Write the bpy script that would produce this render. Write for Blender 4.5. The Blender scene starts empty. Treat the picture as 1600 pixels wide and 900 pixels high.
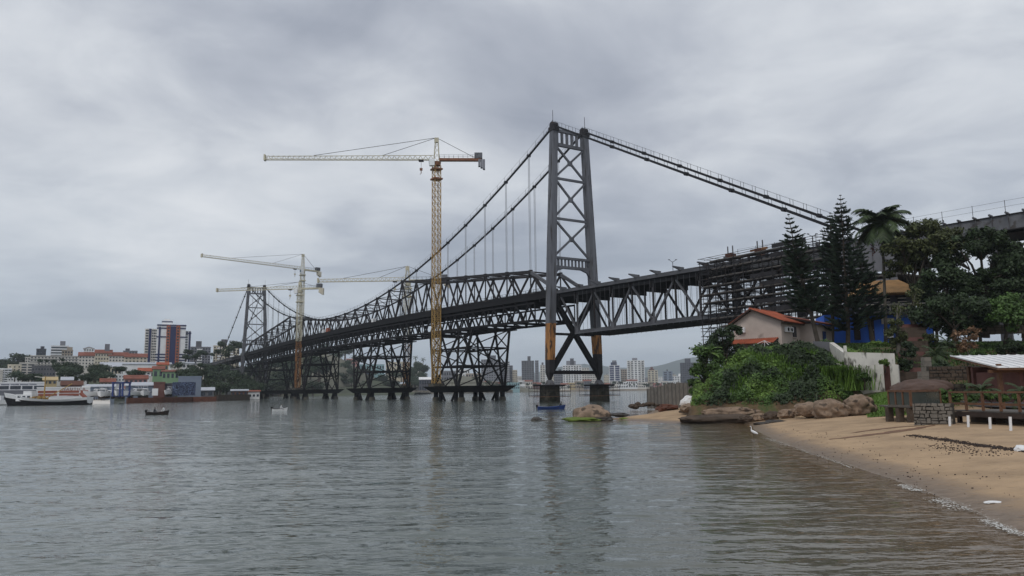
import bpy, math, random
from mathutils import Vector, Matrix, noise
random.seed(7)
sc = bpy.context.scene
R = math.radians
def lin(r, g, b):
    f = lambda c: c/12.92 if c <= .04045 else ((c+.055)/1.055)**2.4
    return (f(r/255), f(g/255), f(b/255))
# ------------------------------------------------------------------ camera
FPX, PITCH, ROLL, CAMZ = 1180.0, .1345, .012, 3.03          # focal length in photo pixels, tilt, roll, eye height above the water
_f = Vector((0, math.cos(PITCH), math.sin(PITCH))); _u = Vector((0, -math.sin(PITCH), math.cos(PITCH))); _r = Vector((1, 0, 0))
CR = _r*math.cos(ROLL) - _u*math.sin(ROLL); CU = _u*math.cos(ROLL) + _r*math.sin(ROLL); CF = _f
camd = bpy.data.cameras.new('camera'); cam = bpy.data.objects.new('camera', camd); sc.collection.objects.link(cam)
camd.sensor_width = 36; camd.lens = FPX/1600*36; camd.clip_start = .1; camd.clip_end = 40000
m = Matrix((CR, CU, -CF)).transposed().to_4x4(); m.translation = (0, 0, CAMZ); cam.matrix_world = m
sc.camera = cam
# ------------------------------------------------------------------ sky and sun (overcast)
SUN_EL, SUN_AZ = R(50), R(205)
w = bpy.data.worlds.new('World'); sc.world = w; w.use_nodes = True
nt = w.node_tree; nt.nodes.clear()
def nd(tree, t, **k):
    n = tree.nodes.new(t)
    for a, b in k.items(): setattr(n, a, b)
    return n
def mathn(tree, op, a, b=None):
    n = nd(tree, 'ShaderNodeMath', operation=op)
    for i, v in enumerate((a, b)):
        if v is None: continue
        if isinstance(v, (int, float)): n.inputs[i].default_value = v
        else: tree.links.new(v, n.inputs[i])
    return n.outputs[0]
def ramp(tree, fac, stops):
    n = nd(tree, 'ShaderNodeValToRGB'); el = n.color_ramp.elements
    while len(el) < len(stops): el.new(.5)
    for e, (p, c) in zip(el, stops): e.position = p; e.color = (*c, 1) if len(c) == 3 else c
    tree.links.new(fac, n.inputs[0]); return n.outputs[0]
sky = nd(nt, 'ShaderNodeTexSky', sky_type='NISHITA'); sky.sun_disc = False
sky.sun_elevation = SUN_EL; sky.sun_rotation = SUN_AZ; sky.air_density = 1.2; sky.dust_density = 3
bg1 = nd(nt, 'ShaderNodeBackground'); bg1.inputs[1].default_value = .08; nt.links.new(sky.outputs[0], bg1.inputs[0])
tc = nd(nt, 'ShaderNodeTexCoord'); sep = nd(nt, 'ShaderNodeSeparateXYZ'); nt.links.new(tc.outputs['Generated'], sep.inputs[0])
den = mathn(nt, 'ADD', mathn(nt, 'MAXIMUM', sep.outputs[2], 0.0), .16)
comb = nd(nt, 'ShaderNodeCombineXYZ')
nt.links.new(mathn(nt, 'DIVIDE', sep.outputs[0], den), comb.inputs[0]); nt.links.new(mathn(nt, 'DIVIDE', sep.outputs[1], den), comb.inputs[1])
def cloudnoise(scale, detail, rough, dist, off):
    mp = nd(nt, 'ShaderNodeMapping'); mp.inputs['Location'].default_value = off; nt.links.new(comb.outputs[0], mp.inputs[0])
    n = nd(nt, 'ShaderNodeTexNoise'); n.inputs['Scale'].default_value = scale; n.inputs['Detail'].default_value = detail
    n.inputs['Roughness'].default_value = rough; n.inputs['Distortion'].default_value = dist; nt.links.new(mp.outputs[0], n.inputs['Vector'])
    return n.outputs['Fac']
n1 = cloudnoise(.75, 7, .5, .35, (3.1, 1.7, 0)); n2 = cloudnoise(2.6, 8, .55, .5, (0.4, 5.2, 2))
mixn = mathn(nt, 'ADD', mathn(nt, 'MULTIPLY', n1, .72), mathn(nt, 'MULTIPLY', n2, .28))
ccol = ramp(nt, mixn, [(.36, lin(147, 153, 166)), (.46, lin(175, 180, 190)), (.55, lin(203, 207, 213)), (.65, lin(226, 228, 231))])
# far cloud deck: thinner air-lit blue-grey close to the horizon, all the way round
elev = mathn(nt, 'MAXIMUM', sep.outputs[2], 0.0)
hz = ramp(nt, elev, [(.0, (1, 1, 1)), (.05, (.75,)*3), (.16, (.25,)*3), (.3, (0,)*3)])
hm = nd(nt, 'ShaderNodeMixRGB'); nt.links.new(hz, hm.inputs[0]); nt.links.new(ccol, hm.inputs[1]); hm.inputs[2].default_value = (*lin(176, 189, 203), 1)
bg2 = nd(nt, 'ShaderNodeBackground'); bg2.inputs[1].default_value = 1.17; nt.links.new(hm.outputs[0], bg2.inputs[0])
ms = nd(nt, 'ShaderNodeMixShader'); ms.inputs[0].default_value = .93
nt.links.new(bg1.outputs[0], ms.inputs[1]); nt.links.new(bg2.outputs[0], ms.inputs[2])
wo = nd(nt, 'ShaderNodeOutputWorld'); nt.links.new(ms.outputs[0], wo.inputs[0])
sund = bpy.data.lights.new('sun', 'SUN'); sund.energy = 1.1; sund.angle = R(20); sund.color = (1, .97, .92)
sun = bpy.data.objects.new('sun', sund); sc.collection.objects.link(sun)
sdir = Vector((math.sin(SUN_AZ)*math.cos(SUN_EL), math.cos(SUN_AZ)*math.cos(SUN_EL), math.sin(SUN_EL)))
sun.rotation_euler = sdir.to_track_quat('Z', 'Y').to_euler()
vs = sc.view_settings; vs.view_transform = 'Standard'; vs.look = 'None'; vs.exposure = 0.0; vs.gamma = 1; vs.use_curve_mapping = False
sc.cycles.max_bounces = 6; sc.cycles.transparent_max_bounces = 6; sc.cycles.volume_bounces = 0; sc.cycles.use_denoising = True
# ------------------------------------------------------------------ helpers
COL = sc.collection
def ray(px, py): return CR*((px-800)/FPX) + CU*((450-py)/FPX) + CF
CAM = Vector((0, 0, CAMZ))
def at(px, py, Y): d = ray(px, py); return CAM + d*(Y/d.y)           # where a pixel's line of sight meets the distance Y
def atz(px, py, z): d = ray(px, py); return CAM + d*((z-CAMZ)/d.z)   # ... or the height z
BD = Vector((math.cos(-1.0137), math.sin(-1.0137), 0)); BN = Vector((-BD.y, BD.x, 0)); BC = Vector((15.6, 192.35, 0))
def B(s, t, z): return BC - BD*s + BN*t + Vector((0, 0, z))          # bridge axes: along, across, up
class MB:
    def __init__(s): s.v = []; s.f = []
    def quad(s, *p):
        n = len(s.v); s.v += [tuple(q) for q in p]; s.f.append(tuple(range(n, n+len(p)))); return s
    def hexa(s, p):
        n = len(s.v); s.v += [tuple(q) for q in p]
        s.f += [tuple(n+i for i in q) for q in ((3, 2, 1, 0), (4, 5, 6, 7), (0, 1, 5, 4), (1, 2, 6, 5), (2, 3, 7, 6), (3, 0, 4, 7))]
        return s
    def box(s, c, d, X=None, Yv=None):
        X = Vector(X) if X is not None else Vector((1, 0, 0)); Yv = Vector(Yv) if Yv is not None else Vector((-X.y, X.x, 0)); Z = X.cross(Yv)
        c = Vector(c); a, b, e = X*d[0]/2, Yv*d[1]/2, Z*d[2]/2
        s.hexa([c-a-b-e, c+a-b-e, c+a+b-e, c-a+b-e, c-a-b+e, c+a-b+e, c+a+b+e, c-a+b+e]); return s
    def beam(s, p, q, w, h=None, up=(0, 0, 1), w2=None, h2=None):
        p, q = Vector(p), Vector(q); h = h or w; w2 = w2 or w; h2 = h2 or h
        d = (q-p).normalized(); up = Vector(up)
        if abs(d.dot(up)) > .98: up = Vector((BN.x, BN.y, 0))
        x = d.cross(up).normalized(); y = x.cross(d)
        s.hexa([p-x*w/2-y*h/2, p+x*w/2-y*h/2, p+x*w/2+y*h/2, p-x*w/2+y*h/2, q-x*w2/2-y*h2/2, q+x*w2/2-y*h2/2, q+x*w2/2+y*h2/2, q-x*w2/2+y*h2/2]); return s
    def tube(s, pts, r, n=6, cap=True):
        pts = [Vector(p) for p in pts]; rs = r if isinstance(r, (list, tuple)) else [r]*len(pts); rings = []
        for i, p in enumerate(pts):
            d = (pts[min(i+1, len(pts)-1)] - pts[max(i-1, 0)]).normalized()
            up = Vector((0, 0, 1)) if abs(d.z) < .95 else Vector((1, 0, 0))
            x = d.cross(up).normalized(); y = x.cross(d); b = len(s.v)
            s.v += [tuple(p + x*rs[i]*math.cos(2*math.pi*k/n) + y*rs[i]*math.sin(2*math.pi*k/n)) for k in range(n)]; rings.append(b)
        for a, b in zip(rings, rings[1:]):
            for k in range(n): s.f.append((a+k, a+(k+1) % n, b+(k+1) % n, b+k))
        if cap: s.f.append(tuple(rings[0]+k for k in range(n))[::-1]); s.f.append(tuple(rings[-1]+k for k in range(n)))
        return s
    def prism(s, poly, ext):                         # polygon (list of 3-D points) extruded by a vector
        n = len(s.v); k = len(poly); e = Vector(ext)
        s.v += [tuple(Vector(p)) for p in poly] + [tuple(Vector(p)+e) for p in poly]
        s.f.append(tuple(range(n+k-1, n-1, -1))); s.f.append(tuple(range(n+k, n+2*k)))
        for i in range(k): s.f.append((n+i, n+(i+1) % k, n+k+(i+1) % k, n+k+i))
        return s
    def mesh(s, name='m'):
        me = bpy.data.meshes.new(name); me.from_pydata(s.v, [], s.f); me.update(); return me
    def build(s, name, mt, parent=None, smooth=False, kind=None):
        me = s.mesh(name); me.materials.append(mt)
        if smooth: me.shade_smooth()
        return put(name, me, parent, kind)
def put(name, me, parent=None, kind=None, loc=None):
    o = bpy.data.objects.new(name, me); COL.objects.link(o)
    if parent is not None: o.parent = parent
    if kind: o['kind'] = kind
    if loc is not None: o.location = loc
    return o
def tag(o, label, cat, group=None):
    o['label'] = label; o['category'] = cat
    if group: o['group'] = group
    return o
def thing(name, label, cat, loc=(0, 0, 0), rz=0, group=None):
    o = bpy.data.objects.new(name, None); COL.objects.link(o); o.location = loc; o.rotation_euler = (0, 0, rz); o.empty_display_size = .1
    return tag(o, label, cat, group)
def struct(o): o['kind'] = 'structure'; return o
_unit = {}
def unit_box(mt):
    if mt.name not in _unit:
        me = MB().box((0, 0, 0), (1, 1, 1)).mesh('unit'); me.materials.append(mt); _unit[mt.name] = me
    return _unit[mt.name]
def member(name, p, q, w, h, mt, parent, up=(0, 0, 1)):              # a straight steel member as an object of its own (shared unit mesh)
    p, q = Vector(p), Vector(q); d = (q-p); L = d.length; d.normalize(); up = Vector(up)
    if abs(d.dot(up)) > .98: up = BN.copy()
    x = d.cross(up).normalized(); y = x.cross(d)
    M = Matrix((x*w, d*L, y*h)).transposed().to_4x4(); M.translation = (p+q)/2
    o = bpy.data.objects.new(name, unit_box(mt)); COL.objects.link(o); o.parent = parent
    o.matrix_local = M; return o
# ------------------------------------------------------------------ materials
def mat(name, c, rough=.7, var=.25, scale=1.0, bump=0, metal=0, spec=.4, c2=None, island=0, stain=None, coords='Object', detail=6, streak=None):
    mt = bpy.data.materials.new(name); mt.use_nodes = True; t = mt.node_tree; b = t.nodes['Principled BSDF']
    b.inputs['Roughness'].default_value = rough; b.inputs['Metallic'].default_value = metal; b.inputs['Specular IOR Level'].default_value = spec
    co = nd(t, 'ShaderNodeTexCoord') if coords != 'World' else nd(t, 'ShaderNodeNewGeometry')
    vec = co.outputs[coords] if coords != 'World' else co.outputs['Position']
    if streak:
        mp = nd(t, 'ShaderNodeMapping'); mp.inputs['Scale'].default_value = streak; t.links.new(vec, mp.inputs[0]); vec = mp.outputs[0]
    n = nd(t, 'ShaderNodeTexNoise'); n.inputs['Scale'].default_value = scale; n.inputs['Detail'].default_value = detail; n.inputs['Roughness'].default_value = .62
    t.links.new(vec, n.inputs['Vector'])
    a = c; d = c2 or tuple(x*(1-var) for x in c); e = tuple(min(1, x*(1+var*.6)) for x in c)
    col = ramp(t, n.outputs['Fac'], [(.3, d), (.52, a), (.72, e)])
    if stain:                                      # patches of another colour with a shape of their own: (colour, scale, threshold)
        sn = nd(t, 'ShaderNodeTexNoise'); sn.inputs['Scale'].default_value = stain[1]; sn.inputs['Detail'].default_value = 8; t.links.new(vec, sn.inputs['Vector'])
        fac = ramp(t, sn.outputs['Fac'], [(stain[2], (0, 0, 0)), (stain[2]+.08, (1, 1, 1))])
        mx = nd(t, 'ShaderNodeMixRGB'); t.links.new(fac, mx.inputs[0]); t.links.new(col, mx.inputs[1]); mx.inputs[2].default_value = (*stain[0], 1); col = mx.outputs[0]
    if island:
        g = nd(t, 'ShaderNodeNewGeometry'); hs = nd(t, 'ShaderNodeHueSaturation')
        mr = nd(t, 'ShaderNodeMapRange'); mr.inputs['To Min'].default_value = 1-island; mr.inputs['To Max'].default_value = 1+island
        t.links.new(g.outputs['Random Per Island'], mr.inputs[0]); t.links.new(mr.outputs[0], hs.inputs['Value']); t.links.new(col, hs.inputs['Color']); col = hs.outputs[0]
    t.links.new(col, b.inputs['Base Color'])
    if bump:
        bn = nd(t, 'ShaderNodeBump'); bn.inputs['Strength'].default_value = bump; bn.inputs['Distance'].default_value = .05
        n3 = nd(t, 'ShaderNodeTexNoise'); n3.inputs['Scale'].default_value = scale*5; n3.inputs['Detail'].default_value = 6; t.links.new(vec, n3.inputs['Vector'])
        t.links.new(n3.outputs['Fac'], bn.inputs['Height']); t.links.new(bn.outputs[0], b.inputs['Normal'])
    return mt
def leafmat(name, c, isl=.45, var=.5, scale=.5):
    mt = mat(name, c, rough=.55, var=var, scale=scale, island=isl, spec=.25)
    b = mt.node_tree.nodes['Principled BSDF']
    return mt
M = {}
M['steel'] = mat('grey_steel', lin(98, 99, 103), .7, .4, .5, spec=.15, stain=(lin(66, 60, 57), .9, .56))
M['tower'] = mat('tower_paint', lin(100, 101, 106), .7, .45, .9, spec=.15, stain=(lin(62, 58, 56), 1.3, .58), streak=(1, 1, .10), detail=10)
M['plate'] = mat('girder_plate', lin(108, 109, 113), .7, .35, .5, spec=.15, stain=(lin(82, 78, 76), .9, .55))
M['primer'] = mat('orange_primer', lin(160, 112, 66), .75, .4, .7, spec=.2, stain=(lin(78, 60, 48), 1.5, .51), streak=(1, 1, .25), detail=10)
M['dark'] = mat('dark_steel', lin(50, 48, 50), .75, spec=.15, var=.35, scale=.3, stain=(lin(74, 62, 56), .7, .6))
M['black'] = mat('black_steel', lin(36, 35, 37), .8, spec=.1, var=.35, scale=.3, stain=(lin(62, 50, 44), .6, .62))
M['cable'] = mat('eyebar_steel', lin(42, 42, 45), .7, .3, .4, spec=.2)
M['hanger'] = mat('hanger_rod', lin(150, 152, 156), .5, .1, .5)
M['girder'] = mat('girder_paint', lin(92, 92, 96), .7, .4, .5, spec=.15, stain=(lin(58, 54, 52), .9, .55))
M['plank'] = mat('plank', lin(92, 87, 82), .8, .3, .8)
M['rust'] = mat('rust', lin(92, 56, 42), .85, .4, .8)
M['concrete'] = mat('pier_concrete', lin(84, 80, 70), .9, .4, .5, bump=.4, stain=(lin(52, 52, 42), .5, .55))
M['yellow'] = mat('crane_ochre', lin(172, 138, 76), .6, .25, .4, stain=(lin(120, 84, 52), .5, .6))
M['cranewhite'] = mat('crane_cream', lin(190, 182, 158), .6, .2, .4, stain=(lin(130, 112, 84), .5, .62))
M['cranebrown'] = mat('crane_brown', lin(126, 82, 56), .7, .3, .5)
M['glass'] = mat('window_glass', lin(34, 40, 50), .15, .4, .3, spec=.7, island=.5)
M['cabglass'] = mat('cab_glass', lin(60, 84, 96), .1, .2, .3, spec=.8)
M['white'] = mat('white_paint', lin(226, 226, 226), .7, .12, .3)
M['offwhite'] = mat('offwhite_wall', lin(206, 201, 193), .85, .15, .1)
M['cream'] = mat('cream_wall', lin(200, 191, 172), .85, .15, .1)
M['beige'] = mat('beige_wall', lin(158, 146, 132), .85, .15, .1)
M['greywall'] = mat('grey_wall', lin(122, 122, 128), .85, .2, .1)
M['darkwall'] = mat('dark_grey_wall', lin(82, 82, 90), .85, .2, .1)
M['concwall'] = mat('raw_concrete_wall', lin(98, 98, 102), .9, .3, .15)
M['navy'] = mat('navy_tiles', lin(40, 46, 86), .5, .15, .2)
M['terracotta'] = mat('terracotta_panel', lin(160, 92, 66), .7, .15, .2)
M['tile'] = mat('orange_roof_tile', lin(156, 86, 64), .85, .35, .8, spec=.2, island=.2, stain=(lin(112, 66, 52), 1.1, .6))
M['tile2'] = mat('faded_roof_tile', lin(128, 82, 70), .9, .35, .3, spec=.2)
M['tantile'] = mat('tan_roof_tile', lin(196, 154, 104), .8, .25, .8, island=.12)
M['zinc'] = mat('zinc_roof', lin(176, 180, 188), .5, .12, .3)
M['bluegrey'] = mat('blue_grey_shed', lin(128, 138, 154), .7, .12, .2)
M['blue'] = mat('blue_paint', lin(52, 68, 122), .6, .15, .3)
M['green'] = mat('green_wall', lin(134, 164, 128), .8, .1, .2)
M['yellowwall'] = mat('ochre_wall', lin(182, 162, 122), .8, .15, .2)
M['teal'] = mat('pale_teal_wall', lin(140, 172, 178), .8, .1, .2)
M['pink'] = mat('pink_wall', lin(176, 128, 122), .85, .15, .2)
M['brick'] = mat('brick_wall', lin(110, 76, 70), .9, .3, .6)
M['redpanel'] = mat('red_brown_panel', lin(146, 84, 66), .8, .2, .3)
M['wood'] = mat('brown_wood', lin(102, 72, 52), .75, .35, 2.0, streak=(1, 1, 1))
M['darkwood'] = mat('dark_wood', lin(58, 46, 40), .8, .35, 2)
M['bark'] = mat('bark', lin(74, 66, 58), .95, .4, 2.5, bump=.6)
M['palebark'] = mat('pale_bark', lin(96, 92, 84), .95, .35, 2.5, bump=.4)
M['pine'] = leafmat('pine_needles', lin(52, 66, 50), .4)
M['leafdark'] = leafmat('dark_leaves', lin(50, 64, 40))
M['leafmid'] = leafmat('mid_leaves', lin(70, 94, 46))
M['leaflight'] = leafmat('light_leaves', lin(96, 122, 54))
M['leafolive'] = leafmat('olive_leaves', lin(74, 80, 48))
M['leaffar'] = leafmat('far_leaves', lin(64, 80, 58), .4)
M['grass'] = leafmat('grass_blades', lin(98, 128, 54), .4)
M['palm'] = leafmat('palm_leaflets', lin(64, 78, 50), .4)
M['redleaf'] = leafmat('red_leaves', lin(92, 56, 50), .4)
M['deadleaf'] = leafmat('dry_leaves', lin(120, 92, 68), .4)
M['rock'] = mat('rock', lin(138, 118, 100), .95, .5, .9, bump=1.0, stain=(lin(80, 68, 58), 1.6, .54), detail=10)
M['darkrock'] = mat('dark_rock', lin(78, 66, 56), .9, .4, .8, bump=.8)
M['wetrock'] = mat('wet_rock', lin(52, 46, 40), .5, .4, 1.2, bump=.8)
M['moss'] = mat('moss', lin(96, 112, 44), .9, .35, 2, bump=.6)
M['boat_dark'] = mat('boat_dark', lin(48, 40, 38), .6, .2, 1)
M['boat_blue'] = mat('boat_blue', lin(46, 70, 128), .6, .2, 1)
M['skin'] = mat('skin', lin(150, 108, 84), .6, .1, 4)
M['cloth_dark'] = mat('dark_cloth', lin(46, 48, 56), .9, .2, 4)
M['cloth_white'] = mat('white_cloth', lin(206, 206, 206), .9, .1, 4)
M['hair'] = mat('hair', lin(32, 28, 26), .8, .2, 6)
M['cement'] = mat('weathered_white_wall', lin(200, 196, 188), .9, .3, .9, bump=.4, stain=(lin(84, 82, 74), 1.1, .55), streak=(1, 1, .45), coords='World', detail=10)
M['tealglass'] = mat('tinted_panel', lin(66, 74, 70), .12, .2, .5, spec=.7)
M['stone'] = mat('stone_block', lin(116, 110, 102), .95, .35, 1.5, bump=.6, island=.3)
M['darkstone'] = mat('mossy_stone', lin(84, 78, 68), .95, .4, 1.5, bump=.6, island=.3)
M['lawn'] = mat('lawn_turf', lin(86, 112, 48), .95, .35, 3.0, bump=.6, coords='World')
M['mortar'] = mat('mortar', lin(70, 66, 60), .95, .3, 2)
M['pebble'] = mat('riprap', lin(128, 122, 112), .95, .35, .4, island=.3)
M['housewall'] = mat('warm_grey_render', lin(184, 170, 160), .9, .12, .6, bump=.1, stain=(lin(142, 130, 122), .5, .62))
M['bluewall'] = mat('bright_blue_render', lin(60, 108, 206), .85, .15, .5)
M['tarp'] = mat('grey_netting', lin(110, 110, 114), .9, .2, .5)
M['boulder'] = mat('brown_boulder', lin(92, 74, 66), .95, .35, .8, bump=.9)
# ------------------------------------------------------------------ terrain heights
import numpy as np
def itp(x, pts): return float(np.interp(x, [p[0] for p in pts], [p[1] for p in pts]))
def sst(a): a = max(0., min(1., a)); return a*a*(3-2*a)
SHORE = [(-60, 5), (0, 8.2), (15.6, 10.2), (19.8, 11.3), (23.8, 12.1), (29.7, 12.9), (36.3, 13.8), (42.8, 14.7), (54.5, 17.1), (60, 18.6), (63, 19.4), (65.8, 19.6), (66.6, 14.2),
         (70, 12.9), (74, 11.6), (77, 9.2), (80, 10.5), (90, 15.5), (100, 18), (113, 21), (124, 30), (146, 44), (170, 62), (200, 86), (260, 130)]
def land(x, y):
    d = x - itp(y, SHORE)
    z = max(-4, .22*d) if d < 0 else 1.25*(1-math.exp(-d*.10)) + .004*d
    if d > 3: z += .05*noise.noise((x*.35, y*.35, 0))*min(1, (d-3)/4)
    yf = itp(x, [(12, 67.6), (18, 67.2), (21, 66.6), (25, 65.3), (28, 65.8), (31, 68), (34, 71.5), (38, 73.5), (60, 76)])
    xl = itp(y, [(60, 13.3), (66, 14.4), (75, 17.5), (85, 20.5), (100, 25.5), (140, 37), (200, 75)])
    u = min((y-yf)/13, (x-xl)/6.5)
    u = min(u, (112-y)/10)
    bl = 4.3*sst(u) + (1.3*sst(u*8) if u > 0 else 0) + (.6*noise.noise((x*.3, y*.3, 5)) if u > .1 else 0)
    hill = itp(y, [(38, 0), (46, .9), (54, 1.5), (62, 2.0), (67, 2.3), (71.5, 2.6), (74, 5.0), (80, 6.6), (90, 7.8), (98, 8.6), (108, 9), (125, 7), (150, 4), (260, 3)])
    hx = sst((x-26-max(0, y-100)*.7)/8)
    far = sst((x-33)/7)
    z2 = max(z, z + bl*(1-far)); z3 = max(z, hill*hx) if hill*hx > 0 else z
    return max(z2, z3) if far < 1 else z3 if z3 > z else z
def left_land(x, y):          # mainland: quay line, then a hill
    q = itp(x, [(-900, 420), (-500, 372), (-330, 330), (-222, 302), (-196, 287), (-150, 283), (-128, 335), (-118, 420), (-150, 560), (-240, 740), (-240, 741)])
    d = y - q
    if d < 0: return -3
    h = itp(d, [(0, 1.5), (40, 1.9), (80, 4), (150, 10), (230, 19), (330, 25), (600, 28)]) + 1.2*noise.noise((x*.01, y*.01, 0))
    e = sst((-118-x)/60)
    return 1.5 + (h-1.5)*e if d > 45 else h
def heights(name, xs, ys, fn, mt, parent=None):
    me = bpy.data.meshes.new(name); nx, ny = len(xs), len(ys)
    v = [(x, y, fn(x, y)) for y in ys for x in xs]
    f = [(j*nx+i, j*nx+i+1, (j+1)*nx+i+1, (j+1)*nx+i) for j in range(ny-1) for i in range(nx-1)]
    me.from_pydata(v, [], f); me.materials.append(mt); me.shade_smooth(); return put(name, me, parent)
# sand / soil material: dry sand, wet band at the waterline, dark soil on the steep bluff
def ground_mat():
    mt = mat('beach_ground', lin(170, 144, 114), .9, .28, .45, bump=.9, coords='World'); t = mt.node_tree; b = t.nodes['Principled BSDF']
    base = b.inputs['Base Color'].links[0].from_socket
    g = nd(t, 'ShaderNodeNewGeometry'); sp = nd(t, 'ShaderNodeSeparateXYZ'); t.links.new(g.outputs['Position'], sp.inputs[0])
    nz = nd(t, 'ShaderNodeTexNoise'); nz.inputs['Scale'].default_value = .6; nz.inputs['Detail'].default_value = 5; t.links.new(g.outputs['Position'], nz.inputs['Vector'])
    zz = mathn(t, 'ADD', sp.outputs[2], mathn(t, 'MULTIPLY', mathn(t, 'SUBTRACT', nz.outputs['Fac'], .5), .16))
    wet = ramp(t, zz, [(.03, (1, 1, 1)), (.11, (.7,)*3), (.20, (0,)*3)])
    m1 = nd(t, 'ShaderNodeMixRGB'); t.links.new(wet, m1.inputs[0]); t.links.new(base, m1.inputs[1]); m1.inputs[2].default_value = (*lin(116, 97, 78), 1)
    # scattered weed and twig litter on the dry sand, long along the strand
    mp = nd(t, 'ShaderNodeMapping'); mp.inputs['Scale'].default_value = (.9, .35, .5); mp.inputs['Rotation'].default_value = (0, 0, R(-12)); t.links.new(g.outputs['Position'], mp.inputs[0])
    ln = nd(t, 'ShaderNodeTexNoise'); ln.inputs['Scale'].default_value = 2.2; ln.inputs['Detail'].default_value = 10; ln.inputs['Roughness'].default_value = .72; t.links.new(mp.outputs[0], ln.inputs['Vector'])
    lf = ramp(t, ln.outputs['Fac'], [(.64, (0, 0, 0)), (.7, (.8,)*3)])
    m2 = nd(t, 'ShaderNodeMixRGB'); t.links.new(lf, m2.inputs[0]); t.links.new(m1.outputs[0], m2.inputs[1]); m2.inputs[2].default_value = (*lin(112, 88, 68), 1)
    soil = nd(t, 'ShaderNodeTexNoise'); soil.inputs['Scale'].default_value = .5; soil.inputs['Detail'].default_value = 7; t.links.new(g.outputs['Position'], soil.inputs['Vector'])
    sc_ = ramp(t, soil.outputs['Fac'], [(.35, lin(66, 54, 42)), (.5, lin(98, 80, 58)), (.6, lin(66, 80, 42))])
    sn_ = nd(t, 'ShaderNodeSeparateXYZ'); t.links.new(g.outputs['True Normal'], sn_.inputs[0])
    up = ramp(t, mathn(t, 'MAXIMUM', mathn(t, 'MULTIPLY', mathn(t, 'SUBTRACT', .965, sn_.outputs[2]), 12.0), mathn(t, 'MULTIPLY', mathn(t, 'SUBTRACT', sp.outputs[2], 2.0), 2.0)), [(.1, (0, 0, 0)), (.6, (1, 1, 1))])
    m3 = nd(t, 'ShaderNodeMixRGB'); t.links.new(up, m3.inputs[0]); t.links.new(m2.outputs[0], m3.inputs[1]); t.links.new(sc_, m3.inputs[2])
    t.links.new(m3.outputs[0], b.inputs['Base Color'])
    bp = b.inputs['Normal'].links[0].from_node; vo = nd(t, 'ShaderNodeTexVoronoi'); vo.inputs['Scale'].default_value = 2.6; t.links.new(g.outputs['Position'], vo.inputs['Vector'])
    b2 = nd(t, 'ShaderNodeBump'); b2.inputs['Strength'].default_value = .55; b2.inputs['Distance'].default_value = .12; t.links.new(ramp(t, vo.outputs['Distance'], [(0, (0, 0, 0)), (.35, (1, 1, 1))]), b2.inputs['Height']); t.links.new(b2.outputs[0], bp.inputs['Normal']); bp.inputs['Distance'].default_value = .1
    ro = nd(t, 'ShaderNodeMapRange'); ro.inputs['To Min'].default_value = .92; ro.inputs['To Max'].default_value = .35; t.links.new(wet, ro.inputs[0]); t.links.new(ro.outputs[0], b.inputs['Roughness'])
    return mt
struct(heights('beach', list(np.arange(4, 46, .45))+list(np.arange(46, 150, 2)), list(np.arange(-60, 8, 2))+list(np.arange(8, 82, .45))+list(np.arange(82, 130, 1.2))+list(np.arange(130, 262, 4)), land, ground_mat()))
M['hillsoil'] = mat('hillside_ground', lin(70, 76, 56), .95, .4, .02, coords='World')
M['farsoil'] = mat('far_shore_ground', lin(104, 102, 88), .95, .35, .02, coords='World')
struct(heights('mainland', list(np.arange(-900, -260, 16))+list(np.arange(-260, -92, 4)), list(np.arange(278, 420, 4))+list(np.arange(420, 1000, 14)), left_land, M['hillsoil']))
def far_land(x, y):
    q = itp(x, [(-900, 1100), (-420, 800), (-250, 745), (-221, 735), (-171, 965), (-76, 890), (-2, 1105), (90, 1500), (240, 1650), (560, 1720), (2600, 1900)])
    d = y - q
    if d < -6: return -4
    h = itp(d, [(-6, -1), (0, 1.2), (8, 3.4), (60, 4.5), (200, 10), (500, 16)])
    hill = 44*math.exp(-((x+255)/75)**2-((y-960)/120)**2) + 16*math.exp(-((x+80)/60)**2-((y-1060)/90)**2)
    return h + hill*sst(d/60)
struct(heights('far_shore', list(np.arange(-900, -340, 25))+list(np.arange(-340, 140, 7))+list(np.arange(140, 2601, 60)), list(np.arange(700, 1160, 6))+list(np.arange(1160, 2400, 16)), far_land, M['farsoil']))
# mountains far behind the city and a low wooded ridge behind the mainland
M['mount'] = mat('forested_mountain', lin(52, 66, 56), .95, .3, .003, coords='World')
def mountains(x, y):
    rid = itp(x, [(-9000, 40), (-2500, 60), (-1100, 30), (-300, 60), (350, 150), (700, 190), (1000, 175), (1350, 195), (1700, 235), (2300, 270), (4000, 240), (9000, 120)])
    n = noise.noise((x*.0011, y*.0011, 3))*.35 + noise.noise((x*.004, y*.004, 8))*.12
    return -5 + (rid*1.1*(1+n))*math.exp(-((y-6900)/900)**2)
struct(heights('mountains', list(np.arange(-6000, 7001, 90)), list(np.arange(5200, 8800, 150)), mountains, M['mount']))
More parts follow.
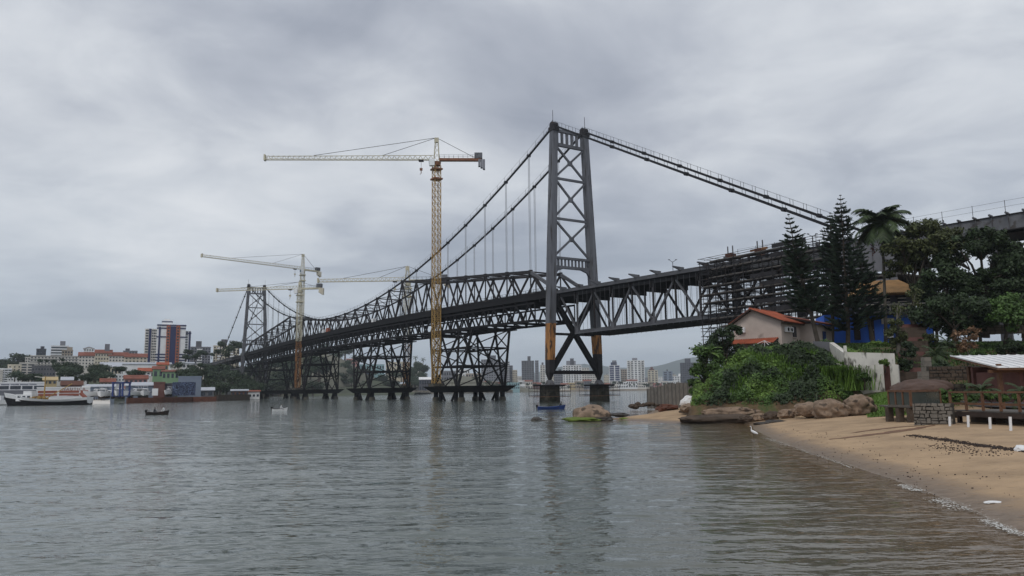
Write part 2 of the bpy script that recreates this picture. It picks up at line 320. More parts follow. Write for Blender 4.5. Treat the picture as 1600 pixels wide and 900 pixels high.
# ------------------------------------------------------------------ water
def water():
    rows = [-400., -60., 2.]; y = 11.0
    while y < 130: rows.append(y); y += max(.05, y*y/9000)
    while y < 12000: rows.append(y); y *= 1.06
    rows = np.array(rows); nc = 760
    u = np.linspace(-1, 1, nc); X = np.outer(np.abs(rows)*.86+12, u); Y = np.repeat(rows[:, None], nc, 1)
    far = rows > 2500; X[far] *= 1.6
    rng = np.random.RandomState(3); Z = np.zeros_like(X); dY = np.gradient(rows)[:, None]; wres = lambda lam: np.clip((lam/dY-1.8)/1.6, 0, 1)
    for i in range(64):
        lam = .28*(22 ** (i/63.)); k = 2*np.pi/lam; th = np.pi/2 + rng.normal(0, .5) + .15
        amp = .0035*lam**.74*rng.uniform(.5, 1.3)
        kx, ky = k*np.cos(th), k*np.sin(th); ph = rng.uniform(0, 7)
        grp = .55+.45*np.sin(X*rng.uniform(.02, .12)+Y*rng.uniform(.02, .15)+rng.uniform(0, 7))
        Z += amp*grp*wres(lam)*np.sin(kx*X+ky*Y+ph)
    patch = .72+.28*np.sin(X*.045+2*np.sin(Y*.021))*np.sin(Y*.075+1.5*np.sin(X*.03+1))+.14*np.sin(X*.16+Y*.31); Z *= patch
    fade = np.clip((420-Y)/320, 0, 1)
    sh = np.array([np.interp(yy, [p[0] for p in SHORE], [p[1] for p in SHORE]) for yy in rows])[:, None]
    shallow = np.clip(1-(sh-X)/9., 0, 1); calm = np.clip((sh-X)/7., .12, 1)
    Z = Z*fade*np.where(X < sh, calm, .1)
    Z += np.where(rows[:, None] < 90, .03*np.exp(-((sh-1.2-X)/.5)**2), 0)*fade
    me = bpy.data.meshes.new('water'); nr = len(rows)
    idx = np.arange(nr*nc).reshape(nr, nc); F = np.stack([idx[:-1, :-1], idx[:-1, 1:], idx[1:, 1:], idx[1:, :-1]], -1).reshape(-1, 4)
    me.vertices.add(nr*nc); me.vertices.foreach_set('co', np.stack([X, Y, Z], -1).astype('f').ravel())
    me.loops.add(F.size); me.loops.foreach_set('vertex_index', F.ravel().astype('i'))
    me.polygons.add(len(F)); me.polygons.foreach_set('loop_start', np.arange(0, F.size, 4).astype('i'))
    me.update(); me.validate(); me.shade_smooth()
    at_ = me.attributes.new('shallow', 'FLOAT', 'POINT'); at_.data.foreach_set('value', (shallow*(rows[:, None] < 130)).astype('f').ravel())
    mt = bpy.data.materials.new('sea_water'); mt.use_nodes = True; t = mt.node_tree; b = t.nodes['Principled BSDF']
    a = nd(t, 'ShaderNodeAttribute', attribute_name='shallow'); g = nd(t, 'ShaderNodeNewGeometry')
    n = nd(t, 'ShaderNodeTexNoise'); n.inputs['Scale'].default_value = .05; n.inputs['Detail'].default_value = 4; t.links.new(g.outputs['Position'], n.inputs['Vector'])
    deep = ramp(t, n.outputs['Fac'], [(.35, lin(80, 88, 84)), (.65, lin(94, 101, 95))])
    mx = nd(t, 'ShaderNodeMixRGB'); t.links.new(ramp(t, a.outputs['Fac'], [(0, (0, 0, 0)), (.55, (.45,)*3), (1, (1, 1, 1))]), mx.inputs[0]); t.links.new(deep, mx.inputs[1]); mx.inputs[2].default_value = (*lin(104, 84, 62), 1)
    t.links.new(mx.outputs[0], b.inputs['Base Color'])
    b.inputs['Roughness'].default_value = .045; b.inputs['IOR'].default_value = 1.33; b.inputs['Specular IOR Level'].default_value = .5
    def bumpn(scale, vecscale, st, dist, prev=None):
        mp = nd(t, 'ShaderNodeMapping'); mp.inputs['Scale'].default_value = vecscale; t.links.new(g.outputs['Position'], mp.inputs[0])
        k = nd(t, 'ShaderNodeTexNoise'); k.inputs['Scale'].default_value = scale; k.inputs['Detail'].default_value = 3; t.links.new(mp.outputs[0], k.inputs['Vector'])
        bn = nd(t, 'ShaderNodeBump'); bn.inputs['Strength'].default_value = st; bn.inputs['Distance'].default_value = dist; t.links.new(k.outputs['Fac'], bn.inputs['Height'])
        if prev: t.links.new(prev, bn.inputs['Normal'])
        return bn.outputs[0]
    p = bumpn(1.2, (.4, 1, 1), .7, .2); p = bumpn(5.5, (.5, 1, 1), .5, .04, p)
    t.links.new(p, b.inputs['Normal'])
    me.materials.append(mt); return struct(put('water', me))
water()
# ================================================================== the suspension bridge
L = 340.0; PN = L/28; ZT = 72.0
def zdeck(s): return 28.0 + 2.2*(1-((s-170)/170)**2) if 0 <= s <= L else 28.0 - (abs(s-L)*.006 if s > L else -s*.021)
def zcab(s): return 36.2 + 35.2*(1-s/170)**2
def ztop(k):
    s = k*PN; s2 = min(s, L-s)
    return zcab(s) if 8 <= k <= 20 else 34.4 + (s2-PN)*.0945
TH = 4.9
br = thing('suspension_bridge', 'long dark steel suspension bridge with two grey towers crossing the strait', 'bridge', (0, 0, 0))
def part(name, parent): o = bpy.data.objects.new(name, None); COL.objects.link(o); o.parent = parent; return o
def hw(z): return 4.9 + (ZT-z)/68*2.85
def leg_piece(name, tw, s0, sd, zs, mt):
    mb = MB(); rings = []
    for z, a, c in zs:
        ctr = B(s0, sd*hw(z), z); x = BD*a/2; y = BN*c/2; n = len(mb.v)
        mb.v += [tuple(ctr-x-y), tuple(ctr+x-y), tuple(ctr+x+y), tuple(ctr-x+y)]; rings.append(n)
    for a, b in zip(rings, rings[1:]):
        for k in range(4): mb.f.append((a+k, b+k, b+(k+1) % 4, a+(k+1) % 4)[::-1])
    mb.f.append(tuple(rings[-1]+k for k in range(4)))
    return mb.build(name, mt, tw)
def tower(s0, primer, mt, lower):
    tw = part('tower', br)
    for sd in (-1, 1):
        pa, pb = ((10.4, 19.5) if sd < 0 else (12, 18.2)) if primer else (10, 10)
        leg_piece('leg_base', tw, s0, sd, [(5.2, .5, .5), (7.2, 1.7, 1.5), (pa, 2.0, 1.6)], lower)
        if primer: leg_piece('primed_leg_band', tw, s0, sd, [(pa, 2.03, 1.63), (pb, 2.23, 1.73)], M['primer'])['label'] = 'orange primed band on the tower leg'
        leg_piece('leg', tw, s0, sd, [(pb, 2.2, 1.7), (36, 2.2, 1.7), (69.8, 1.75, 1.45)], mt)
        mb = MB()
        for q in range(1, 12):                                   # riveted splice plates
            z = pb + (69-pb)*q/12; mb.box(B(s0, sd*hw(z), z), (2.225-.45*max(0, (z-36)/34), 1.725-.25*max(0, (z-36)/34), .5), BD, BN)
        mb.build('splice_plate', mt, tw, kind='stuff')
        mb = MB(); mb.box(B(s0, sd*hw(70.3), 70.4), (2.6, 1.7, 1.2), BD, BN); mb.tube([B(s0, sd*4.9-.8, 71.4), B(s0, sd*4.9+.8, 71.4)], .95, 12)
        mb.build('saddle', M['dark'], tw)
        member('mast_rod', B(s0, sd*5.2, 71), B(s0, sd*5.2, 75.5), .09, .09, M['dark'], tw)
        mb = MB(); mb.tube([B(s0, sd*hw(5), 4.1), B(s0, sd*hw(5), 5.4)], [1.5, .7], 10); mb.build('pin_bearing', M['steel'], tw)
    P = lambda t, z: B(s0, t*(hw(z)-.7), z)
    for z0, z1 in ((57.6, 66), (47.0, 57.0), (36.7, 46.3)):
        member('cross_brace', P(-1, z0), P(1, z1), .45, .5, mt, tw); member('cross_brace', P(1, z0), P(-1, z1), .45, .5, mt, tw)
        MB().box(B(s0, 0, (z0+z1)/2), (.6, 1.2, 1.2), BD, BN).build('gusset', mt, tw)
    for z in (57.3, 46.65): member('strut', P(-1, z), P(1, z), .5, .6, mt, tw)
    for z, h in ((70.2, .7), (66.4, .8), (36.4, .6), (34.0, .7)): member('portal_chord', P(-1, z), P(1, z), .8, h, mt, tw)
    for k in range(6): t = -1+2*k/5*1.0; member('portal_post', B(s0, t*4.0, 66.6), B(s0, t*4.0, 70), .5, .6, mt, tw)
    for k in range(11): t = -1+2*k/10; member('portal_post', B(s0, t*5.5, 34.2), B(s0, t*5.5, 36.3), .35, .4, mt, tw)
    for sd in (-1, 1):
        poly = [B(s0-.35, sd*(hw(33)-.6), 33.8), B(s0-.35, sd*(hw(33)-4.2), 33.8), B(s0-.35, sd*(hw(32)-1.9), 33.0), B(s0-.35, sd*(hw(31)-1.0), 31.6), B(s0-.35, sd*(hw(30)-.7), 30)]
        MB().prism(poly, BD*-.7).build('haunch', mt, tw)
    for z, h in ((16.9, .6), (7.3, .9)): member('strut', P(-1, z), P(1, z), .6, h, M['black'], tw)
    member('cross_brace', P(-1, 8), P(1, 26), 1.1, 1.2, M['black'], tw); member('cross_brace', P(1, 8), P(-1, 26), 1.1, 1.2, M['black'], tw)
    return tw
tower(0, True, M['tower'], M['dark']); tower(L, False, M['steel'], M['steel'])
# piers with cap, hung railing
for s0 in (0, L):
    for sd in (-1, 1):
        c = B(s0, sd*hw(3), 0)
        p = MB(); n = 12
        for z0, z1, r0, r1 in ((-4, 3.9, 1.95, 1.75),):
            p.hexa([c+BD*a*r0+BN*b*r0+Vector((0, 0, z0)) for a, b in ((-1, -1), (1, -1), (1, 1), (-1, 1))] + [c+BD*a*r1+BN*b*r1+Vector((0, 0, z1)) for a, b in ((-1, -1), (1, -1), (1, 1), (-1, 1))])
        po = p.build('pier', M['concrete'], br)
        if s0 == 0:
            MB().tube([c+Vector((0, 0, 3.9)), c+Vector((0, 0, 4.25))], 4.0, 24).build('cap_plate', M['black'], po)
            g = MB()
            for z in (1.7, 2.6, 3.4):
                g.tube([c+BD*a*3.7+BN*b*3.7+Vector((0, 0, z)) for a, b in ((-1, -1), (1, -1), (1, 1), (-1, 1), (-1, -1))], .05, 4, False)
            for a in (-1, -.33, .33, 1):
                for b in (-1, 1):
                    g.tube([c+BD*a*3.7+BN*b*3.7+Vector((0, 0, 1.2)), c+BD*a*3.7+BN*b*3.7+Vector((0, 0, 4))], .05, 4); g.tube([c+BD*b*3.7+BN*a*3.7+Vector((0, 0, 1.2)), c+BD*b*3.7+BN*a*3.7+Vector((0, 0, 4))], .05, 4)
            g.build('hanging_guard_rail', M['dark'], po, kind='stuff')
            for sd2 in (-1, 1):
                MB().box(c+BN*sd2*3.0+Vector((0, 0, 1.35)), (7.4, 1.2, .12), BD, BN).build('hanging_walkway', M['wood'], po)
                MB().box(c+BD*sd2*3.0+Vector((0, 0, 1.36)), (1.2, 4.6, .12), BD, BN).build('hanging_walkway', M['wood'], po)
        else: MB().box(c+Vector((0, 0, 4.0)), (5.6, 5.6, .5), BD, BN).build('cap_plate', M['concrete'], po)
# eyebar cables: main run, backstays, hangers
for sd in (-1, 1):
    t = sd*TH
    ca = part('suspension_cable', br)
    nodes = [(k*PN, zcab(k*PN) if 0 < k < 28 else 71.4) for k in range(29)]
    back = [(-12.1*k/1.0*.96, 71.4-.535*12.1*k*.96) for k in range(0, 8)]
    fback = [(L+11.0*k, 71.4-.535*11.0*k) for k in range(0, 9)]
    for run in (nodes, back, fback):
        for (s1, z1), (s2, z2) in zip(run, run[1:]):
            for dz in (-.14, .14): member('eyebar', B(s1, t, z1+dz), B(s2, t, z2+dz), .36, .22, M['cable'], ca)
        for s1, z1 in run[1:-1]:
            MB().tube([B(s1, t-.45, z1), B(s1, t+.45, z1)], .42, 8).build('pin_joint', M['cable'], ca)
    g = MB()
    for run, sl in ((nodes, 3), (back, 4), (fback, 2)):
        prev = None
        for (s1, z1), (s2, z2) in zip(run, run[1:]):
            for q in range(sl):
                f = q/sl; p = B(s1+(s2-s1)*f, t, z1+(z2-z1)*f)
                for o in (-.45, .45): g.beam(p+BN*o, p+BN*o+Vector((0, 0, 1.35)), .055, .055)
                top = p+Vector((0, 0, 1.3))
                if prev is not None:
                    for o in (-.45, .45): g.beam(prev+BN*o, top+BN*o, .03, .03)
                prev = top
    g.build('cable_catwalk_rail', M['cable'], ca, kind='stuff')
    for k in list(range(1, 8))+list(range(21, 28)):
        s = k*PN
        for o in (-.28, .28): member('hanger', B(s+o, t, ztop(k)), B(s+o, t, zcab(s)), .1, .1, M['hanger'], ca)
# stiffening trusses of the main span
for sd in (-1, 1):
    t = sd*TH; tr = part('stiffening_truss', br)
    tops = [(k*PN, ztop(k)) for k in range(1, 28)]; bots = [((k+.5)*PN, zdeck((k+.5)*PN)) for k in range(28)]
    for i, ((s1, z1), (s2, z2)) in enumerate(zip(tops, tops[1:])):
        k = i+1
        if not 8 <= k < 20: member('top_chord', B(s1, t, z1), B(s2, t, z2), .6, .75, M['dark'], tr)
    member('end_post', B(1.2, t, zdeck(0)+.6), B(*((tops[0][0]), t, tops[0][1])), .7, .8, M['steel'], tr)
    member('end_post', B(L-1.2, t, zdeck(0)+.6), B(*((tops[-1][0]), t, tops[-1][1])), .7, .8, M['dark'], tr)
    for k in range(28):
        member('bottom_chord', B(k*PN, t, zdeck(k*PN)), B((k+1)*PN, t, zdeck((k+1)*PN)), .6, .9, M['black'], tr)
    for k in range(1, 28):
        s = k*PN; z = ztop(k)
        for j in (k-1, k): member('diagonal', B(s, t, z-.2), B(bots[j][0], t, bots[j][1]), .38, .5, M['dark'], tr)
        member('vertical', B(s, t, z), B(s, t, zdeck(s)), .22, .3, M['dark'], tr)
        MB().box(B(s, t, z), (1.1, .72, 1.0), BD, BN).build('node_plate', M['dark'], tr)
        if sd < 0:
            member('sway_strut', B(s, -TH, z), B(s, TH, z), .3, .35, M['dark'], tr)
            if k < 27:
                z2 = ztop(k+1); member('sway_brace', B(s, -TH, z), B(s+PN, TH, z2), .18, .2, M['steel'], tr); member('sway_brace', B(s, TH, z), B(s+PN, -TH, z2), .18, .2, M['steel'], tr)
# deck of the main span: floor, fascia, floor beams, railing
dk = part('deck', br)
for k in range(28):
    s1, s2 = k*PN+.004, (k+1)*PN-.004; zm = (zdeck(s1)+zdeck(s2))/2
    MB().hexa([B(s1, -6.3, zdeck(s1)-1.0), B(s2, -6.3, zdeck(s2)-1.0), B(s2, 6.3, zdeck(s2)-1.0), B(s1, 6.3, zdeck(s1)-1.0),
               B(s1, -6.3, zdeck(s1)-.8), B(s2, -6.3, zdeck(s2)-.8), B(s2, 6.3, zdeck(s2)-.8), B(s1, 6.3, zdeck(s1)-.8)]).build('floor_panel', M['black'], dk)
    for sd in (-1, 1): member('edge_girder', B(s1, sd*6.45, zdeck(s1)-1.0), B(s2, sd*6.45, zdeck(s2)-1.0), .25, 1.7, M['black'], dk)
    for q in (0, .5): s = (k+q)*PN; member('floor_beam', B(s, -6.2, zdeck(s)-1.75), B(s, 6.2, zdeck(s)-1.75), .35, 1.4, M['black'], dk)
g = MB()
for q in range(170):
    s = q*2.0+.5; z = zdeck(s)
    for sd in (-1, 1): g.beam(B(s, sd*6.4, z-.2), B(s, sd*6.4, z+.9), .08, .08)
    if q < 169:
        z2 = zdeck(s+2)
        for sd in (-1, 1):
            for h in (.35, .85): g.beam(B(s, sd*6.4, z+h), B(s+2, sd*6.4, z2+h), .06, .06)
g.build('deck_railing', M['dark'], dk, kind='stuff')
rng = random.Random(5)
g = MB()
for q in range(60):
    s = rng.uniform(6, 330); g.box(B(s, rng.uniform(-5.8, -5.0), zdeck(s)-.4), (rng.uniform(.8, 3.5), .5, rng.uniform(.3, 1.1)), BD, BN)
g.build('stacked_deck_material', M['plank'], dk, kind='stuff')
for s, c, lab in ((177, 'redpanel', 'red site container on the bridge deck'), (183, 'white', 'pale sheet hung on the deck edge beside the red container'), (122, 'white', 'white sheet on the deck edge above the second trestle')):
    tag(MB().box(B(s, -6.0, zdeck(s)+.45), (3.0 if c == 'redpanel' else 2.0, 1.1, 2.2 if c == 'redpanel' else 1.6), BD, BN).build('site_container' if c == 'redpanel' else 'dust_sheet', M[c], None), lab , 'container' if c == 'redpanel' else 'sheet')
# side span on the near bank: deck truss below the roadway
for sd in (-1, 1):
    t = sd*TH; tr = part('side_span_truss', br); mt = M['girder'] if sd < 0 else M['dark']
    S = [-1.5-6.75*k for k in range(9)]                      # panel points, bottom nodes at the odd ones
    ZB = 17.0; zt_ = lambda s: zdeck(s)-1.6
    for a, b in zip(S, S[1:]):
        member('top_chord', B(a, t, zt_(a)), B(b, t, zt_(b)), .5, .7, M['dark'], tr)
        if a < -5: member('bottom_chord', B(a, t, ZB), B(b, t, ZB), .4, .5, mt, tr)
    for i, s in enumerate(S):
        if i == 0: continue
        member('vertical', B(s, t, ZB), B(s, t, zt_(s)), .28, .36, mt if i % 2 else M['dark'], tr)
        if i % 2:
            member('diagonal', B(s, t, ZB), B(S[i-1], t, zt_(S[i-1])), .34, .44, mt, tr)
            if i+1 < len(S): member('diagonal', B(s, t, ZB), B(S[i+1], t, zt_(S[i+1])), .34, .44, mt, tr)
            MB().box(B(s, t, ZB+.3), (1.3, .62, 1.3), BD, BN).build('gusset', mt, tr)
sp = part('side_span_deck', br)
for k in range(9):
    s1, s2 = -1.0-6.75*k, -1.0-6.75*(k+1)
    MB().hexa([B(s2, -5.6, zdeck(s2)-1.2), B(s1, -5.6, zdeck(s1)-1.2), B(s1, 5.6, zdeck(s1)-1.2), B(s2, 5.6, zdeck(s2)-1.2), B(s2, -5.6, zdeck(s2)-.9), B(s1, -5.6, zdeck(s1)-.9), B(s1, 5.6, zdeck(s1)-.9), B(s2, 5.6, zdeck(s2)-.9)]).build('floor_panel', M['black'], sp)
    member('floor_beam', B(s1-.4, -5.4, zdeck(s1)-2.0), B(s1-.4, 5.4, zdeck(s1)-2.0), .4, 1.7, M['black'], sp)
    for sd in (-1, 1):
        member('edge_girder', B(s1, sd*5.75, zdeck(s1)-.6), B(s2, sd*5.75, zdeck(s2)-.6), .3, .8, M['girder'], sp)
        member('stringer', B(s1, sd*4.6, zdeck(s1)-.5), B(s2, sd*4.6, zdeck(s2)-.5), .25, .7, M['steel'], sp)
        poly = [B(s1-3, sd*5.0, zdeck(s1)-.5), B(s1-3, sd*5.0, zdeck(s1)+.25), B(s1-3, sd*8.0, zdeck(s1)+.35), B(s1-3, sd*8.0, zdeck(s1)+.15), B(s1-3, sd*5.9, zdeck(s1)-.5)]
        MB().prism(poly, BD*.3).build('footway_bracket', M['steel'], sp)
    # hanging maintenance walkway under the bottom chord
    if k:
        MB().box(B((s1+s2)/2, 0, 16.3), (6.7, 10.6, .15), BD, BN).build('hanging_walkway', M['black'], sp)
        for sd in (-1, 1):
            member('walkway_edge', B(s1, sd*5.4, 16.5), B(s2, sd*5.4, 16.5), .12, .35, M['steel'], sp)
            for q in range(4):
                s = s1+(s2-s1)*q/4; member('walkway_hanger', B(s, sd*5.35, 16), B(s, sd*5.35, zdeck(s)-1.1), .05, .05, M['steel'], sp)
# plate girders of the near approach
ap = part('approach_viaduct', br)
S = [-59.5-4.2*k for k in range(21)]
for a, b in zip(S, S[1:]):
    for sd in (-1, 1):
        za, zb_ = zdeck(a), zdeck(b)
        MB().hexa([B(b, sd*TH-.12, zb_-2.1), B(a, sd*TH-.12, za-2.1), B(a, sd*TH+.12, za-2.1), B(b, sd*TH+.12, zb_-2.1), B(b, sd*TH-.12, zb_), B(a, sd*TH-.12, za), B(a, sd*TH+.12, za), B(b, sd*TH+.12, zb_)]).build('plate_girder', M['plate'], ap)
        for dz, w_ in ((0, .6), (-2.1, .7)): member('flange', B(a, sd*TH, za+dz), B(b, sd*TH, zb_+dz), w_, .12, M['dark'], ap)
        for q in (0, .5):
            s = a+(b-a)*q; member('stiffener', B(s, sd*(TH+.2), zdeck(s)-2.05), B(s, sd*(TH+.2), zdeck(s)-.05), .1, .2, M['steel'], ap)
            if sd < 0: member('footway_bracket', B(s, -TH, zdeck(s)+.1), B(s, -TH-.9, zdeck(s)+.2), .2, .25, M['steel'], ap)
    MB().box(B((a+b)/2, 0, zdeck(a)-.7), (4.18, 9.5, .25), BD, BN).build('floor_panel', M['black'], ap)
    member('rail_post', B(a, -TH-.8, zdeck(a)+.1), B(a, -TH-.8, zdeck(a)+1.9), .05, .05, M['dark'], ap)
    for h in (1.0, 1.8): member('rail_wire', B(a, -TH-.8, zdeck(a)+h), B(b, -TH-.8, zdeck(b)+h), .025, .025, M['dark'], ap)
for s0 in (-58, -72, -88, -104, -120):                  # trestle bents
    for sd in (-1, 1):
        x = B(s0, sd*TH, 0); gz = land(x.x, x.y)
        MB().beam(Vector((x.x, x.y, gz-1)), B(s0, sd*TH, zdeck(s0)-2.15), 1.1, 1.1).build('trestle_column', M['girder'], ap)
    for z in (14, 20): member('trestle_strut', B(s0, -TH, z), B(s0, TH, z), .4, .5, M['dark'], ap)
    member('trestle_brace', B(s0, -TH, 14), B(s0, TH, 23), .3, .3, M['dark'], ap); member('trestle_brace', B(s0, TH, 14), B(s0, -TH, 23), .3, .3, M['dark'], ap)
for s0, n_ in ((-57, 'dark'), (-64, 'rust')):
    MB().box(B(s0, -4.9, zdeck(s0)+.75), (1.5, 1.4, 1.3), BD, BN).build('jacking_block', M['rust'], ap)
    for o in (-.6, .6): member('jack_rod', B(s0+o, -4.9, zdeck(s0)+1.3), B(s0+o, -4.9, zdeck(s0)+2.9), .16, .16, M['steel'], ap)
member('jacking_beam', B(-62.2, -5.4, zdeck(-64)+1.2), B(-66, -5.4, zdeck(-64)+1.2), .3, .35, M['primer'], ap)
# far bank: side span and viaduct with steel trestles
fv = part('far_viaduct', br)
S = [L+2+8*k for k in range(20)]
for i, (a, b) in enumerate(zip(S, S[1:])):
    off = lambda s: -max(0, (s-L-70))**2*.0022
    za, zb_ = zdeck(a)-.2-max(0, a-L-60)*.03, zdeck(b)-.2-max(0, b-L-60)*.03
    for sd in (-1, 1):
        member('edge_girder', B(a, sd*5+off(a), za-1), B(b, sd*5+off(b), zb_-1), .5, 2.2, M['steel'] if i > 4 else M['dark'], fv)
        if i < 6:
            member('bottom_chord', B(a, sd*5, 19), B(b, sd*5, 19), .5, .6, M['steel'], fv)
            member('diagonal', B(a, sd*5, 19 if i % 2 else za-1.5), B(b, sd*5, zb_-1.5 if i % 2 else 19), .35, .45, M['dark'], fv)
    MB().hexa([B(a, -5.6+off(a), za-.4), B(b, -5.6+off(b), zb_-.4), B(b, 5.6+off(b), zb_-.4), B(a, 5.6+off(a), za-.4), B(a, -5.6+off(a), za), B(b, -5.6+off(b), zb_), B(b, 5.6+off(b), zb_), B(a, 5.6+off(a), za)]).build('floor_panel', M['steel'], fv)
for i, s0 in enumerate((L+14, L+36, L+50, L+72, L+96, L+120, L+144)):
    o_ = -max(0, (s0-L-70))**2*.0022; zt2 = 25.3 if s0 > L+55 else 19
    for sd in (-1, 1):
        for ds in (-2, 2): member('trestle_leg', B(s0+ds*1.3, sd*6.3+o_, 1), B(s0+ds, sd*4.6+o_, zt2), .5, .5, M['steel'], fv)
        for z in (6, 12, 18): member('trestle_strut', B(s0-2.3, sd*5.6+o_, z), B(s0+2.3, sd*5.6+o_, z), .25, .3, M['steel'], fv)
        member('trestle_brace', B(s0-2.4, sd*6+o_, 2), B(s0+2.2, sd*5.2+o_, 12), .22, .22, M['steel'], fv); member('trestle_brace', B(s0+2.4, sd*6+o_, 2), B(s0-2.2, sd*5.2+o_, 12), .22, .22, M['steel'], fv)
    for z in (6, 12, 18): member('trestle_strut', B(s0, -5.7+o_, z), B(s0, 5.7+o_, z), .25, .3, M['steel'], fv)
# ================================================================== temporary works below the main span
tt = thing('support_truss', 'low dark lattice truss slung directly beneath the main span deck', 'truss')
for sd in (-1, 1):
    t = sd*6.4
    for k in range(54):
        s1 = 8+6.0*k; s2 = s1+6.0; h1, h2 = zdeck(s1)-2.7, zdeck(s2)-2.7; b1, b2 = h1-4.6, h2-4.6
        member('bottom_chord', B(s1, t, b1), B(s2, t, b2), .55, .6, M['black'], tt)
        member('top_chord', B(s1, t, h1), B(s2, t, h2), .4, .45, M['black'], tt)
        m_ = (s1+s2)/2
        member('diagonal', B(s1, t, b1), B(m_, t, (h1+h2)/2), .38, .38, M['black'], tt); member('diagonal', B(m_, t, (h1+h2)/2), B(s2, t, b2), .38, .38, M['black'], tt)
        if k % 2 == 0: member('vertical', B(s1, t, b1), B(s1, t, h1), .25, .25, M['black'], tt)
for k in range(28):
    s = 8+12*k
    if s > 332: break
    b1 = zdeck(s)-7.3
    member('cross_beam', B(s, -6.4, b1), B(s, 6.4, b1), .4, .6, M['black'], tt)
    if k < 27: member('cross_brace', B(s, -6.4, b1), B(s+12, 6.4, b1), .2, .25, M['black'], tt)
ORD = ['first steel support trestle from the near tower, standing on a wide piled platform', 'second steel support trestle from the near tower, with clear water on both sides',
       'third steel support trestle from the near tower, just ahead of the orange crane mast', 'farthest steel support trestle, next to the far tower and quay']
for cs, lab in zip((56, 128, 212, 284), ORD):
    r = thing('support_trestle', lab, 'trestle', group='support trestles under the main span')
    zt_ = zdeck(cs)-7.9; zb_ = 4.5; hl, bl = 14.5, 8.5
    fz = lambda z: bl+(hl-bl)*(z-zb_)/(zt_-zb_)
    for sd in (-1, 1):
        t0 = sd*6.4; T = lambda z: sd*(8.2-1.8*(z-zb_)/(zt_-zb_))
        Q = lambda f, z: B(cs+f*fz(z), T(z), z)
        zm1, zm2 = zb_+.36*(zt_-zb_), zb_+.68*(zt_-zb_)
        for a in (-1, 1): member('leg', Q(a*.98, zb_), Q(a, zt_), .6, .6, M['black'], r)
        for f0, f1 in ((-.85, .45), (.85, -.45), (-.85, -.4), (.85, .4)): member('inclined_post', Q(f0, zb_), Q(f1, zt_), .5, .5, M['black'], r)
        for zz, w_ in ((zm1, .4), (zm2, .5)): member('horizontal_strut', Q(-1, zz), Q(1, zz), w_, w_, M['black'], r)
        for f0, z0, f1, z1 in ((-1, zm2, -.35, zt_), (1, zm2, .35, zt_), (-1, zt_, -.35, zm2), (1, zt_, .35, zm2), (-1, zm1, -.3, zm2), (1, zm1, .3, zm2), (-1, zm2, -.2, zm1), (1, zm2, .2, zm1), (0, zb_, -1, zm1), (0, zb_, 1, zm1), (0, zm1, 0, zm2)):
            member('brace', Q(f0, z0), Q(f1, z1), .26, .3, M['black'], r)
    Tf = lambda sd, z: sd*(8.2-1.8*(z-zb_)/(zt_-zb_))
    for a in (-1, -.35, .35, 1):
        for zz in (zb_+.36*(zt_-zb_), zb_+.68*(zt_-zb_)): member('cross_strut', B(cs+a*fz(zz), Tf(-1, zz), zz), B(cs+a*fz(zz), Tf(1, zz), zz), .35, .35, M['black'], r)
    for a in (-1, 1):
        z0, z1 = zb_+.68*(zt_-zb_), zb_+.36*(zt_-zb_)
        member('cross_brace', B(cs+a*fz(z0), Tf(-1, z0), z0), B(cs+a*fz(zt_), Tf(1, zt_), zt_), .28, .3, M['black'], r); member('cross_brace', B(cs+a*fz(zb_), Tf(-1, zb_), zb_), B(cs+a*fz(z1), Tf(1, z1), z1), .28, .3, M['black'], r)
        member('cross_brace', B(cs+a*fz(z1), Tf(1, z1), z1), B(cs+a*fz(z0), Tf(-1, z0), z0), .28, .3, M['black'], r)
    member('header_beam', B(cs-hl, -6.4, zt_+.2), B(cs+hl, -6.4, zt_+.2), .8, .7, M['black'], r); member('header_beam', B(cs-hl, 6.4, zt_+.2), B(cs+hl, 6.4, zt_+.2), .8, .7, M['black'], r)
    for ds in (-hl-1, hl+1): MB().box(B(cs+ds, 0, zt_-.3), (6.5, 13, .3), BD, BN).build('work_platform', M['black'], r)
    # platform and piles
    mb = MB(); mb.hexa([B(cs-10, -8, 2.6), B(cs+10, -8, 2.6), B(cs+10, 8, 2.6), B(cs-10, 8, 2.6), B(cs-12.3, -10.2, 4.5), B(cs+12.3, -10.2, 4.5), B(cs+12.3, 10.2, 4.5), B(cs-12.3, 10.2, 4.5)])
    mb.build('platform', M['black'], r)
    g = MB()
    for a in (-1, 1):
        g.beam(B(cs-12.2, a*10.1, 5.5), B(cs+12.2, a*10.1, 5.5), .07, .07); g.beam(B(cs+a*12.2, -10.1, 5.5), B(cs+a*12.2, 10.1, 5.5), .07, .07)
        for q in range(13): g.beam(B(cs-12.2+q*2.03, a*10.1, 4.5), B(cs-12.2+q*2.03, a*10.1, 5.5), .06, .06)
    g.build('platform_railing', M['dark'], r, kind='stuff')
    for a in (-1, 1):
        for b in (-1, 1):
            MB().tube([B(cs+a*8.6, b*7.2, -4), B(cs+a*8.6, b*7.2, 2.7)], .75, 12).build('pile', M['black'], r)
            MB().tube([B(cs+a*5.2, b*7.2, -4), B(cs+a*5.2, b*7.2, 2.7)], .65, 12).build('pile', M['black'], r)
            MB().tube([B(cs+a*1.0, b*7.2, -1.5), B(cs+a*4.8, b*7.2, 2.7)], .4, 8).build('raking_pile', M['black'], r)
            MB().tube([B(cs+a*8.6, b*7.2, -.3), B(cs+a*8.6, b*7.2, 1.1)], [1.25, 1.0], 10).build('pile_collar', M['concrete'], r)
